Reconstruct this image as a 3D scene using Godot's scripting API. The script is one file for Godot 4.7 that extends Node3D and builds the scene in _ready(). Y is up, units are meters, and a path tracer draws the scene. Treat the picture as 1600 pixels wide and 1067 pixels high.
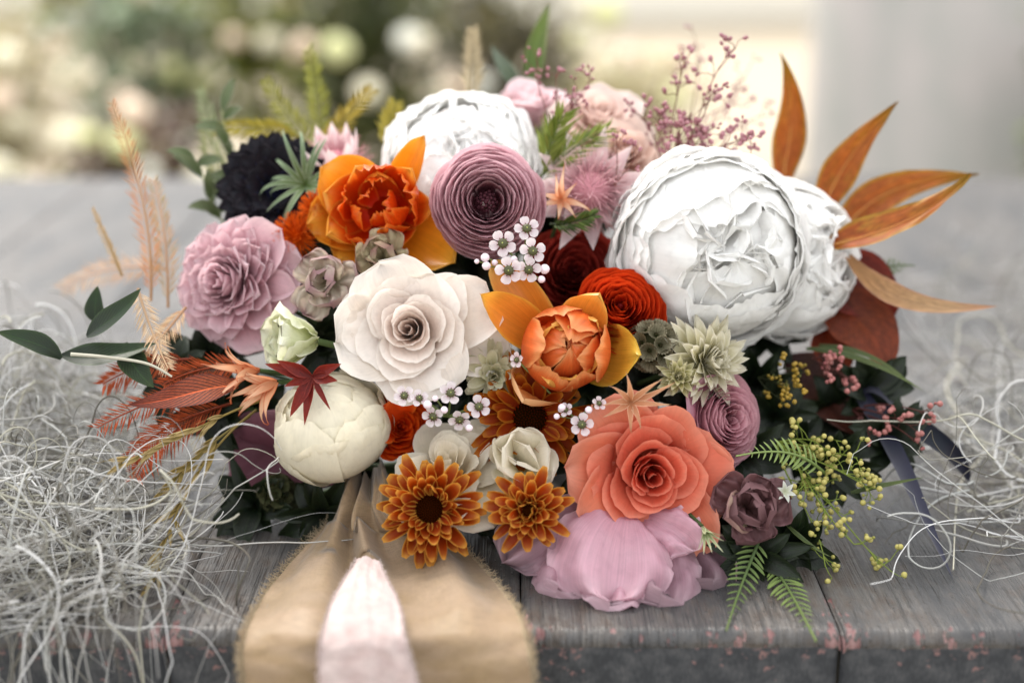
extends Node3D
# A bridal bouquet lying on an old plank table in a garden, seen close under an overcast sky.

const TOP := 0.75          # table top above the ground
const RISE := 0.40         # lens above the table top
const FOCAL := 2222.0      # focal length in photo pixels (50 mm on 36 mm over 1600)
const EDGE_Z := -0.704     # front edge of the table

var eye := Vector3(0, TOP + RISE, 0)
var cr := Vector3.RIGHT
var cu := Vector3.UP
var cf := Vector3.FORWARD
var rng := RandomNumberGenerator.new()
var nz := FastNoiseLite.new()
var used := {}
var M := {}
var knot: Vector3

# ------------------------------------------------------------------ helpers
func ray(x: float, y: float) -> Vector3:
	return cf + cr * ((x - 800.0) / FOCAL) + cu * ((533.0 - y) / FOCAL)

func spot(x: float, y: float, d: float) -> Vector3:      # a photo point at that depth, never below the table top
	var r := ray(x, y)
	return eye + r * minf(d, (RISE - 0.002) / maxf(-r.y, 0.001))

func on_table(x: float, y: float, lift := 0.0) -> Vector3:   # the table point seen there, raised by lift
	var r := ray(x, y)
	return eye + r * ((RISE - lift) / -r.y)

func dome(x: float, y: float) -> float:
	var dx := (x - 800.0) / 520.0
	var up := maxf(0.0, (560.0 - y) / 430.0)
	return 0.86 + 0.10 * dx * dx + 0.17 * up * up

func H(hex: String, k := 1.0) -> Color:
	var c := Color(hex).srgb_to_linear()
	return Color(c.r * k, c.g * k, c.b * k, 1.0)

func numbered(called: String) -> String:
	var n: int = used.get(called, 0)
	used[called] = n + 1
	return called if n == 0 else "%s_%03d" % [called, n]

func toward(v: Vector3) -> Vector3:     # right, up, towards the lens
	return (cr * v.x + cu * v.y - cf * v.z).normalized()

func facing(n: Vector3, roll := 0.0) -> Basis:
	var y := toward(n)
	var x := (cr - y * cr.dot(y)).normalized()
	return Basis(x, y, x.cross(y)) * Basis(Vector3.UP, roll)

func thing(called: String, label: String, category: String, at := Vector3.ZERO, basis := Basis.IDENTITY, group := "") -> Node3D:
	var o := Node3D.new()
	o.name = numbered(called)
	o.transform = Transform3D(basis, at)
	o.set_meta("label", label)
	o.set_meta("category", category)
	if group:
		o.set_meta("group", group)
	add_child(o)
	return o

func part(parent: Node3D, called: String, mesh: Mesh, mat: Material, tf := Transform3D.IDENTITY) -> MeshInstance3D:
	var o := MeshInstance3D.new()
	o.name = called
	o.mesh = mesh
	o.material_override = mat
	o.transform = tf
	parent.add_child(o, true)
	return o

func stuff(o: Node3D) -> Node3D:
	o.set_meta("kind", "stuff")
	return o

func structure(called: String, mesh: Mesh, mat: Material, at := Vector3.ZERO) -> MeshInstance3D:
	var o := MeshInstance3D.new()
	o.name = numbered(called)
	o.mesh = mesh
	o.material_override = mat
	o.position = at
	o.set_meta("kind", "structure")
	add_child(o)
	return o

func R(a: float, b: float) -> float:
	return rng.randf_range(a, b)

class Buf:
	var v := PackedVector3Array()
	var t := PackedVector2Array()
	var c := PackedColorArray()
	var i := PackedInt32Array()
	func mesh() -> ArrayMesh:
		var a := []
		a.resize(Mesh.ARRAY_MAX)
		a[Mesh.ARRAY_VERTEX] = v
		a[Mesh.ARRAY_TEX_UV] = t
		a[Mesh.ARRAY_COLOR] = c
		a[Mesh.ARRAY_INDEX] = i
		var st := SurfaceTool.new()
		st.create_from_arrays(a)
		st.generate_normals()
		return st.commit()
	func grid(at: int, nu: int, nv: int) -> void:
		for y in nv:
			for x in nu:
				var k := at + y * (nu + 1) + x
				i.append_array(PackedInt32Array([k, k + nu + 1, k + 1, k + 1, k + nu + 1, k + nu + 2]))

# a petal as a sector of a turned shell: profile of four (r, y) points, azimuth ph, half width dp
func shell(o: Dictionary) -> ArrayMesh:
	var b := Buf.new()
	var nu: int = o.get("nu", 10)
	var nv: int = o.get("nv", 8)
	var ball_r: float = o.get("dome", 0.0)      # a dome radius with polar angles, in place of a profile
	var p: Array = o.get("p", [Vector2.ZERO, Vector2.ZERO, Vector2.ZERO, Vector2.ZERO])
	var p0: Vector2 = p[0]
	var p1: Vector2 = p[1]
	var p2: Vector2 = p[2]
	var p3: Vector2 = p[3]
	var f0: float = o.get("f0", 2.4)
	var f1: float = o.get("f1", 0.5)
	var tall: float = o.get("tall", 1.0)
	var ph: float = o.ph
	var dp: float = o.dp
	var drop: float = o.get("drop", 0.15)
	var dk: float = o.get("dk", 2.5)
	var spiral: float = o.get("spiral", 0.0)
	var flare: float = o.get("flare", 0.0)
	var ruf: float = o.get("ruf", 0.0)
	var rf: float = o.get("rf", 1.0)
	var rag: float = o.get("rag", 0.0)
	var curl: float = o.get("curl", 0.0)
	var pt: float = o.get("pt", 0.0)
	var sd: float = R(0, 500)
	var c0: Color = o.c0
	var c1: Color = o.c1
	var c2: Color = o.get("c2", c1)
	var es: float = o.get("es", 0.8)
	for j in nv + 1:
		var v := float(j) / nv
		for i in nu + 1:
			var u := 2.0 * i / nu - 1.0
			var au := absf(u)
			var a := v * (1.0 - drop * pow(au, dk) + rag * nz.get_noise_2d(u * 3.3, sd) + pt * exp(-u * u * 9.0))
			var q := p0.bezier_interpolate(p1, p2, p3, a)
			if ball_r > 0.0:
				var th := lerpf(f0, f1, a)
				q = Vector2(sin(th), cos(th) * (tall if th < PI / 2 else 0.8)) * ball_r
			var k := smoothstep(0.45, 1.0, a)
			var w1 := nz.get_noise_2d(u * rf + sd, a * 0.7 * rf) + 0.2 * k * k * nz.get_noise_2d(u * rf * 3.4 + sd, a * 1.6)
			var r := q.x + spiral * u + flare * u * u * a + ruf * w1 * k + curl * k * k
			var y := q.y - curl * 0.55 * k * k * k + ruf * 0.5 * nz.get_noise_2d(u * rf, sd + a) * k
			var f := ph + u * dp
			b.v.append(Vector3(cos(f) * r, y, sin(f) * r))
			b.t.append(Vector2(u * 0.5 + 0.5, v))
			var e := smoothstep(es, 1.0, maxf(au * 0.98, v))
			b.c.append(c0.lerp(c1, smoothstep(0.1, 0.9, a)).lerp(c2, e))
	b.grid(0, nu, nv)
	return b.mesh()

# rows of centres with tangents and normals become a sheet with a leaf or petal outline
func sheet(b: Buf, cs: PackedVector3Array, ts: PackedVector3Array, ns: PackedVector3Array, o: Dictionary) -> void:
	var at := b.v.size()
	var nv := cs.size() - 1
	var nu: int = o.get("nu", 6)
	var W: float = o.W
	var m: float = o.get("m", 0.5)
	var wb: float = o.get("wb", 0.15)
	var e: float = o.get("e", 2.0)
	var x: float = o.get("x", 0.5)
	var tw: float = o.get("tw", 0.0)
	var cup: float = o.get("cup", 0.0)
	var crease: float = o.get("crease", 0.0)
	var ruf: float = o.get("ruf", 0.0)
	var rf: float = o.get("rf", 1.0)
	var ecurl: float = o.get("ecurl", 0.0)
	var fold: float = o.get("fold", 0.0)
	var ff: float = o.get("ff", 5.0)
	var c0: Color = o.c0
	var c1: Color = o.c1
	var c2: Color = o.get("c2", c1)
	var es: float = o.get("es", 0.75)
	var vary: float = o.get("vary", 0.0)
	var sd := R(0, 500)
	for j in nv + 1:
		var v := float(j) / nv
		var t := maxf(0.0, (v - m) / (1.0 - m))
		var w := W * lerpf(wb, 1.0, sin(minf(v / m, 1.0) * PI / 2)) * maxf(tw, pow(maxf(0.0, 1.0 - pow(t, e)), x))
		var side := ts[j].cross(ns[j]).normalized()
		for i in nu + 1:
			var u := 2.0 * i / nu - 1.0
			var c := cup * (0.4 + 0.6 * v) + 0.0001
			var lat := w * sin(c * u) / c
			var off := w * (1.0 - cos(c * u)) / c + crease * absf(u) * w - ecurl * w * u * u * u * u * v
			off += fold * sin(u * ff + sd + 1.5 * v) * v
			off += ruf * nz.get_noise_2d(v * rf * 2.0 + sd, u * rf + sd) * (0.15 + u * u * 0.85) * (0.3 + 0.7 * v) + ruf * 0.7 * nz.get_noise_2d(u * rf + sd, 3.0) * t
			b.v.append(cs[j] + side * lat + ns[j] * off)
			b.t.append(Vector2(u * 0.5 + 0.5, v))
			var g := smoothstep(es, 1.0, maxf(absf(u) * 0.97, v))
			var q := c0.lerp(c1, smoothstep(0.05, 0.85, v)).lerp(c2, g)
			if vary > 0.0:
				q = q.lerp(c2, clampf(vary * nz.get_noise_2d(u * 2.0 + sd, v * 4.0), 0.0, 1.0))
			b.c.append(q)
	b.grid(at, nu, nv)

# a free petal in a flower's own axes: grows from the axis at azimuth ph, leaning th0 -> th1 (0 upright, 90 flat)
func blade_into(b: Buf, o: Dictionary) -> void:
	var nv: int = o.get("nv", 8)
	var L: float = o.L
	var th0: float = deg_to_rad(o.th0)
	var th1: float = deg_to_rad(o.th1)
	var tk: float = o.get("tk", 1.0)
	var er := Vector3(cos(o.ph), 0, sin(o.ph))
	var swing: float = o.get("swing", 0.0)
	var et := Vector3(-sin(o.ph), 0, cos(o.ph))
	var p := er * float(o.get("r0", 0.0)) + Vector3.UP * float(o.get("y0", 0.0))
	var cs := PackedVector3Array()
	var ts := PackedVector3Array()
	var ns := PackedVector3Array()
	for j in nv + 1:
		var v := float(j) / nv
		var th := lerpf(th0, th1, pow(v, tk))
		var t := (er * sin(th) + Vector3.UP * cos(th) + et * swing * v).normalized()
		if j > 0:
			p += t * (L / nv)
		cs.append(p)
		ts.append(t)
		ns.append((Vector3.UP * sin(th) - er * cos(th)).normalized())
	sheet(b, cs, ts, ns, o)

func blade(o: Dictionary) -> ArrayMesh:
	var b := Buf.new()
	blade_into(b, o)
	return b.mesh()

# a leaf along a curve in space: points are relative to the thing
func leaf_into(b: Buf, p: Array, hint: Vector3, o: Dictionary) -> void:
	var nv: int = o.get("nv", 12)
	var cs := PackedVector3Array()
	var ts := PackedVector3Array()
	var ns := PackedVector3Array()
	var p0: Vector3 = p[0]
	var p1: Vector3 = p[1]
	var p2: Vector3 = p[2]
	var p3: Vector3 = p[3]
	var twist: float = o.get("twist", 0.0)
	for j in nv + 1:
		var v := float(j) / nv
		var t := p0.bezier_derivative(p1, p2, p3, clampf(v, 0.01, 0.99)).normalized()
		cs.append(p0.bezier_interpolate(p1, p2, p3, v))
		ts.append(t)
		ns.append((hint - t * hint.dot(t)).normalized().rotated(t, twist * v))
	sheet(b, cs, ts, ns, o)

func curve3(p: Array, n: int) -> PackedVector3Array:
	var out := PackedVector3Array()
	var p0: Vector3 = p[0]
	var p1: Vector3 = p[1]
	var p2: Vector3 = p[2]
	var p3: Vector3 = p[3]
	for j in n + 1:
		out.append(p0.bezier_interpolate(p1, p2, p3, float(j) / n))
	return out

func tube(b: Buf, pts: PackedVector3Array, r0: float, r1: float, sides := 5, c0 := Color.WHITE, c1 := Color.WHITE) -> void:
	var at := b.v.size()
	var n := pts.size()
	var t := (pts[1] - pts[0]).normalized()
	var x := t.cross(Vector3(0.31, 0.87, 0.39)).normalized()
	for j in n:
		t = (pts[mini(j + 1, n - 1)] - pts[maxi(j - 1, 0)]).normalized()
		x = (x - t * x.dot(t)).normalized()
		var y := t.cross(x)
		var v := float(j) / (n - 1)
		var r := lerpf(r0, r1, v)
		var c := c0.lerp(c1, v)
		for i in sides + 1:
			var a := TAU * i / sides
			b.v.append(pts[j] + (x * cos(a) + y * sin(a)) * r)
			b.t.append(Vector2(float(i) / sides, v * 4.0))
			b.c.append(c)
	b.grid(at, sides, n - 1)

func ball(b: Buf, at: Vector3, r: float, c: Color, ny := 6, nx := 8, squash := 1.0) -> void:
	var k := b.v.size()
	for j in ny + 1:
		var a := PI * j / ny
		for i in nx + 1:
			var f := TAU * i / nx
			b.v.append(at + Vector3(sin(a) * cos(f), cos(a) * squash, sin(a) * sin(f)) * r)
			b.t.append(Vector2(float(i) / nx, float(j) / ny))
			b.c.append(c)
	b.grid(k, nx, ny)

func tubed(pts: PackedVector3Array, r0: float, r1: float, sides := 5, c0 := Color.WHITE, c1 := Color.WHITE) -> ArrayMesh:
	var b := Buf.new()
	tube(b, pts, r0, r1, sides, c0, c1)
	return b.mesh()

func balled(r: float, c: Color, ny := 6, nx := 8, squash := 1.0) -> ArrayMesh:
	var b := Buf.new()
	ball(b, Vector3.ZERO, r, c, ny, nx, squash)
	return b.mesh()

# ------------------------------------------------------------------ materials
func grey_image(w: int, h: int, f: Callable) -> Image:
	var d := PackedByteArray()
	d.resize(w * h)
	for y in h:
		for x in w:
			d[y * w + x] = int(clampf(f.call((x + 0.5) / w, (y + 0.5) / h), 0.0, 1.0) * 255.0)
	return Image.create_from_data(w, h, false, Image.FORMAT_L8, d)

func coloured(rough: float, spec: float, back: float) -> StandardMaterial3D:
	var m := StandardMaterial3D.new()
	m.vertex_color_use_as_albedo = true
	m.roughness = rough
	m.metallic_specular = spec
	m.cull_mode = BaseMaterial3D.CULL_DISABLED
	if back > 0.0:
		m.backlight_enabled = true
		m.backlight = Color(back, back, back).linear_to_srgb()
	return m

func veined(m: StandardMaterial3D, im: Image, relief: float) -> StandardMaterial3D:
	var t := ImageTexture.create_from_image(im)
	m.albedo_texture = t
	m.heightmap_enabled = true
	m.heightmap_texture = t
	m.heightmap_scale = relief
	return m

func make_materials() -> void:
	var streak := func(u: float, v: float, deep: float, fine: float) -> float:
		var x := (u - 0.5) / (0.35 + 0.65 * v)
		var n := nz.get_noise_2d(x * fine, v * 1.2) * 0.6 + nz.get_noise_2d(x * fine * 2.3 + 40.0, v * 2.0) * 0.4
		return 1.0 - deep * (0.5 - 0.5 * n) - 0.05 * maxf(0.0, nz.get_noise_2d(u * 7.0, v * 7.0 + 9.0))
	M.petal = veined(coloured(0.55, 0.35, 0.9), grey_image(160, 160, streak.bind(0.09, 22.0)), 0.02)
	M.white = veined(coloured(0.5, 0.35, 0.8), grey_image(160, 160, streak.bind(0.045, 24.0)), 0.03)
	M.veiny = veined(coloured(0.55, 0.35, 0.95), grey_image(224, 160, streak.bind(0.2, 44.0)), 0.025)
	M.waxy = veined(coloured(0.38, 0.42, 0.7), grey_image(192, 160, streak.bind(0.2, 30.0)), 0.02)
	M.paper = veined(coloured(0.75, 0.2, 0.35), grey_image(160, 160, streak.bind(0.28, 26.0)), 0.03)
	var leafy := func(u: float, v: float) -> float:
		var x := absf(u - 0.5)
		var rib := 1.0 - smoothstep(0.012, 0.035, x)
		var side := absf(fposmod(v * 13.0 - x * 9.0, 1.0) - 0.5)
		var vein := (1.0 - smoothstep(0.05, 0.13, side)) * 0.7
		return 0.66 + 0.34 * maxf(rib, vein) + 0.10 * nz.get_noise_2d(u * 14.0, v * 22.0)
	M.leaf = veined(coloured(0.42, 0.4, 0.35), grey_image(160, 256, leafy), -0.03)
	M.veinleaf = veined(coloured(0.6, 0.3, 0.3), grey_image(160, 256, func(u: float, v: float) -> float: return clampf(leafy.call(u, v) * 1.5 - 0.5, 0.35, 1.0)), -0.03)
	M.autumn = veined(coloured(0.5, 0.35, 0.6), grey_image(160, 256, func(u: float, v: float) -> float: return 0.62 + 0.3 * leafy.call(u, v) + 0.16 * nz.get_noise_2d(u * 6.0, v * 9.0) - 0.25 * smoothstep(0.5, 0.7, nz.get_noise_2d(u * 16.0, v * 34.0))), -0.03)
	M.plain = coloured(0.65, 0.3, 0.15)
	M.stem = coloured(0.6, 0.3, 0.0)
	M.berry = coloured(0.4, 0.4, 0.1)
	M.hair = coloured(0.8, 0.2, 0.3)
	M.dark = coloured(0.85, 0.1, 0.0)
	M.moss = coloured(0.85, 0.15, 0.2)
	var weave := grey_image(256, 256, func(u: float, v: float) -> float: return 0.86 + 0.07 * sin(u * TAU * 64.0) * sin(v * TAU * 64.0) + 0.09 * nz.get_noise_2d(u * 5.0, v * 60.0) + 0.06 * nz.get_noise_2d(u * 60.0, v * 4.0))
	M.silk = veined(coloured(0.5, 0.35, 0.3), weave, 0.01)
	M.silk.uv1_scale = Vector3(3, 5, 1)
	M.silk.rim_enabled = true
	M.silk.rim = 0.4
	var nap := grey_image(192, 256, func(u: float, v: float) -> float: return 0.92 + 0.07 * nz.get_noise_2d(u * 2.0, v * 10.0) + 0.05 * nz.get_noise_2d(u * 6.0, v * 30.0) + 0.05 * nz.get_noise_2d(u * 30.0, v * 100.0))
	M.velvet = veined(coloured(0.75, 0.3, 0.1), nap, 0.03)
	M.velvet.rim_enabled = true
	M.velvet.rim = 0.5
	# weathered planks: grey timber, brown stains, remains of red paint by the seams (u = 0 and 1) and the arris (v = 1)
	var S := 640
	var wood := Image.create_empty(S, S * 2, false, Image.FORMAT_RGB8)
	var rel := Image.create_empty(S, S * 2, false, Image.FORMAT_L8)
	for y in S * 2:
		var v := (y + 0.5) / (S * 2)
		for x in S:
			var u := (x + 0.5) / S
			var g := nz.get_noise_2d(u * 34.0, v * 3.0) * 0.5 + nz.get_noise_2d(u * 110.0, v * 14.0) * 0.45
			var big := nz.get_noise_2d(u * 2.6 + 7.0, v * 7.0)
			var mid := nz.get_noise_2d(u * 8.0, v * 34.0 + 3.0) * 0.7 + nz.get_noise_2d(u * 21.0, v * 90.0) * 0.4
			var c := Color(0.165, 0.155, 0.15).lerp(Color(0.30, 0.28, 0.26), clampf(0.45 + big * 0.6 + g * 1.1, 0.0, 1.0))
			c = c.lerp(Color(0.205, 0.15, 0.105), clampf(mid * 1.5 - 0.05 + big * 0.5, 0.0, 0.85))
			c = c.lerp(Color(0.06, 0.06, 0.07), clampf(-big * 1.4 - 0.05 + g * 0.8 - mid * 0.7, 0.0, 0.9))
			var pit := nz.get_noise_2d(u * 60.0, v * 330.0)
			c = c.lerp(Color(0.08, 0.07, 0.065), smoothstep(0.42, 0.7, pit + 0.35 * mid))
			var crack := absf(nz.get_noise_2d(u * 24.0, v * 2.2 + 50.0))
			c = c.lerp(Color(0.07, 0.065, 0.06), (1.0 - smoothstep(0.0, 0.045, crack)) * smoothstep(-0.1, 0.35, nz.get_noise_2d(u * 3.0, v * 5.0 + 80.0)) * 0.8)
			var edge := minf(u, 1.0 - u)
			var red := smoothstep(0.10, 0.0, edge) * 0.36 + smoothstep(0.955, 0.995, v) * 0.52 + nz.get_noise_2d(u * 11.0, v * 17.0) * 0.6 + nz.get_noise_2d(u * 45.0, v * 110.0) * 0.35 - 0.74
			var chip := smoothstep(0.0, 0.06, red)
			c = c.lerp(Color(0.36, 0.13, 0.12).lerp(Color(0.58, 0.43, 0.42), clampf(0.4 + mid * 1.2, 0.0, 1.0)), chip * 0.8)
			wood.set_pixel(x, y, c)
			var hgt := clampf(0.55 + g * 0.35 + mid * 0.22 - smoothstep(0.4, 0.75, pit) * 0.4 - (1.0 - smoothstep(0.0, 0.045, crack)) * 0.3 + chip * 0.15, 0.0, 1.0)
			rel.set_pixel(x, y, Color(hgt, hgt, hgt))
	var wm := StandardMaterial3D.new()
	wm.albedo_texture = ImageTexture.create_from_image(wood)
	wm.heightmap_enabled = true
	wm.heightmap_texture = ImageTexture.create_from_image(rel)
	wm.heightmap_scale = 0.3
	wm.roughness = 0.5
	wm.metallic_specular = 0.6
	wm.rim_enabled = true
	wm.rim = 0.2
	M.wood = wm

func flat_mat(c: Color, rough := 0.9) -> StandardMaterial3D:
	var m := StandardMaterial3D.new()
	m.albedo_color = c.linear_to_srgb()
	m.roughness = rough
	return m

# ------------------------------------------------------------------ the setting
func make_table() -> void:
	var t := thing("plank_table", "weathered grey plank table with remains of red paint along its seams", "table", Vector3(0, TOP, 0))
	var seams := [-0.965, -0.775, -0.58, -0.39, -0.195, 0.005, 0.185, 0.375, 0.565, 0.755, 0.95]
	var fm := StandardMaterial3D.new()
	var fi := Image.create_empty(512, 128, false, Image.FORMAT_RGB8)
	for y in 128:
		for x in 512:
			var u := x / 512.0
			var v := y / 128.0
			var a := nz.get_noise_2d(u * 9.0, v * 4.0 + 30.0)
			var s := nz.get_noise_2d(u * 70.0, v * 9.0 + 60.0)
			var c := Color(0.165, 0.175, 0.195).lerp(Color(0.29, 0.29, 0.30), clampf(0.35 + a * 0.9 + s * 0.5, 0.0, 1.0))
			c = c.lerp(Color(0.50, 0.37, 0.36), 0.85 * smoothstep(0.3, 0.5, 0.6 * nz.get_noise_2d(u * 14.0, v * 6.0) + 0.3 * nz.get_noise_2d(u * 50.0, v * 16.0) + 0.6 * nz.get_noise_2d(u * 4.0 + 9.0, 3.0) + 0.10 - v * 0.7))
			fi.set_pixel(x, y, c)
	fm.albedo_texture = ImageTexture.create_from_image(fi)
	fm.roughness = 0.6
	for k in 10:
		var x0: float = seams[k] + 0.0005
		var x1: float = seams[k + 1] - 0.0005
		var b := Buf.new()
		var nu := 28
		var prof := []
		for j in 41:
			prof.append(Vector3(0, lerpf(-1.98, EDGE_Z - 0.009, j / 40.0), j / 40.0 * 0.985))
		for j in range(1, 7):
			var a := j * PI / 12.0
			prof.append(Vector3(-0.009 * (1.0 - cos(a)), EDGE_Z - 0.009 + 0.009 * sin(a), 0.985 + 0.0025 * j))
		var lift := R(-0.0008, 0.0008)
		var turn := k % 2 == 1
		for q in prof:
			for i in nu + 1:
				var u := float(i) / nu
				u = u - sin(u * TAU) / TAU * 0.75
				var e := minf(u, 1.0 - u) * (x1 - x0)
				var dip := -0.0028 * pow(maxf(0.0, 1.0 - e / 0.004), 2.0) + lift + 0.0008 * nz.get_noise_2d(u * 5.0 + k * 9.0, q.y * 20.0)
				b.v.append(Vector3(lerpf(x0, x1, u), q.x + dip, q.y + 0.0016 * nz.get_noise_2d(u * 9.0 + k * 5.0, 2.0) * smoothstep(0.97, 1.0, q.z)))
				b.t.append(Vector2(1.0 - u if turn else u, q.z))
				b.c.append(Color.WHITE)
		b.grid(0, nu, prof.size() - 1)
		var pl := part(t, "plank", b.mesh(), M.wood)
		var f := Buf.new()
		for j in 5:
			for i in nu + 1:
				var u := float(i) / nu
				u = u - sin(u * TAU) / TAU * 0.75
				var e := minf(u, 1.0 - u) * (x1 - x0)
				f.v.append(Vector3(lerpf(x0, x1, u), -0.0088 + lift - 0.055 * j / 4.0, EDGE_Z + 0.0016 * nz.get_noise_2d(u * 9.0 + k * 5.0, 2.0) - 0.005 * pow(maxf(0.0, 1.0 - e / 0.006), 2.0)))
				f.t.append(Vector2(u + k * 0.37, j / 4.0))
				f.c.append(Color.WHITE)
		f.grid(0, nu, 4)
		part(pl, "plank_end", f.mesh(), fm)
	var wood := flat_mat(Color(0.06, 0.055, 0.05))
	var box := BoxMesh.new()
	box.size = Vector3(1.86, 0.05, 1.2)
	part(t, "under_board", box, wood, Transform3D(Basis(), Vector3(-0.007, -0.038, -1.342)))
	var leg := BoxMesh.new()
	leg.size = Vector3(0.08, 0.687, 0.08)
	for x in [-0.85, 0.85]:
		for z in [-0.80, -1.88]:
			part(t, "leg", leg, wood, Transform3D(Basis(), Vector3(x, -0.4065, z)))

func shrub(label: String, at: Vector3, size: Vector3, n: int, cols: Array, leaf: float, heads := 14) -> void:
	var t := thing("shrub", label, "shrub", at, Basis(), "shrubs behind the table")
	var b := Buf.new()
	for k in 7:
		var f := k * TAU / 7.0
		tube(b, curve3([Vector3(0.03 * cos(f), 0, 0.03 * sin(f)), Vector3(0.05 * cos(f), size.y * 0.3, 0.05 * sin(f)), Vector3(size.x * 0.25 * cos(f), size.y * 0.6, size.z * 0.25 * sin(f)), Vector3(size.x * 0.42 * cos(f + 0.3), size.y * 0.9, size.z * 0.42 * sin(f))], 8), 0.012, 0.003, 5, Color(0.07, 0.05, 0.035), Color(0.07, 0.06, 0.035))
	part(t, "stem", b.mesh(), M.stem)
	var mm := MultiMesh.new()
	mm.transform_format = MultiMesh.TRANSFORM_3D
	mm.use_colors = true
	mm.mesh = M.shrub_leaf
	n = int(n * 0.85)
	mm.instance_count = n
	for k in n:
		var clump := nz.get_noise_3d(k * 0.37, at.x, 4.0)
		var p := Vector3(R(-1, 1), R(-1, 1), R(-1, 1))
		p = p.normalized() * pow(rng.randf(), 0.45)
		var lump := 0.72 + 0.7 * nz.get_noise_3d(p.x * 1.7 + at.x * 3.0, p.y * 1.7, p.z * 1.7 + at.z)
		p *= lump
		var c: Color = cols[int(clampf((nz.get_noise_3d(p.x * 2.6 + at.x, p.y * 2.6, p.z * 2.6) * 0.8 + 0.5 + clump * 0.3) * cols.size(), 0, cols.size() - 1))]
		var bs := Basis.from_euler(Vector3(R(-0.9, 0.9), R(0, TAU), R(-0.9, 0.9))).scaled(Vector3.ONE * leaf * R(0.6, 1.3))
		mm.set_instance_transform(k, Transform3D(bs, Vector3(p.x * size.x * 0.5, size.y * (0.53 + p.y * 0.5), p.z * size.z * 0.5)))
		mm.set_instance_color(k, c * R(0.9, 1.6))
	var o := MultiMeshInstance3D.new()
	o.name = "crown"
	o.multimesh = mm
	o.material_override = M.foliage
	stuff(o)
	t.add_child(o)
	for k in heads:
		var f := R(PI * 0.1, PI * 0.9)
		var q := R(0.55, 1.0)
		var hm: Material = M.head_mats[k % 4]
		part(t, "flower_head", M.flower_head, hm, Transform3D(Basis.from_scale(Vector3.ONE * R(0.7, 1.3)), Vector3(cos(f) * q * size.x * 0.52, size.y * R(0.2, 1.0), sin(f) * size.z * 0.5)))

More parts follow.
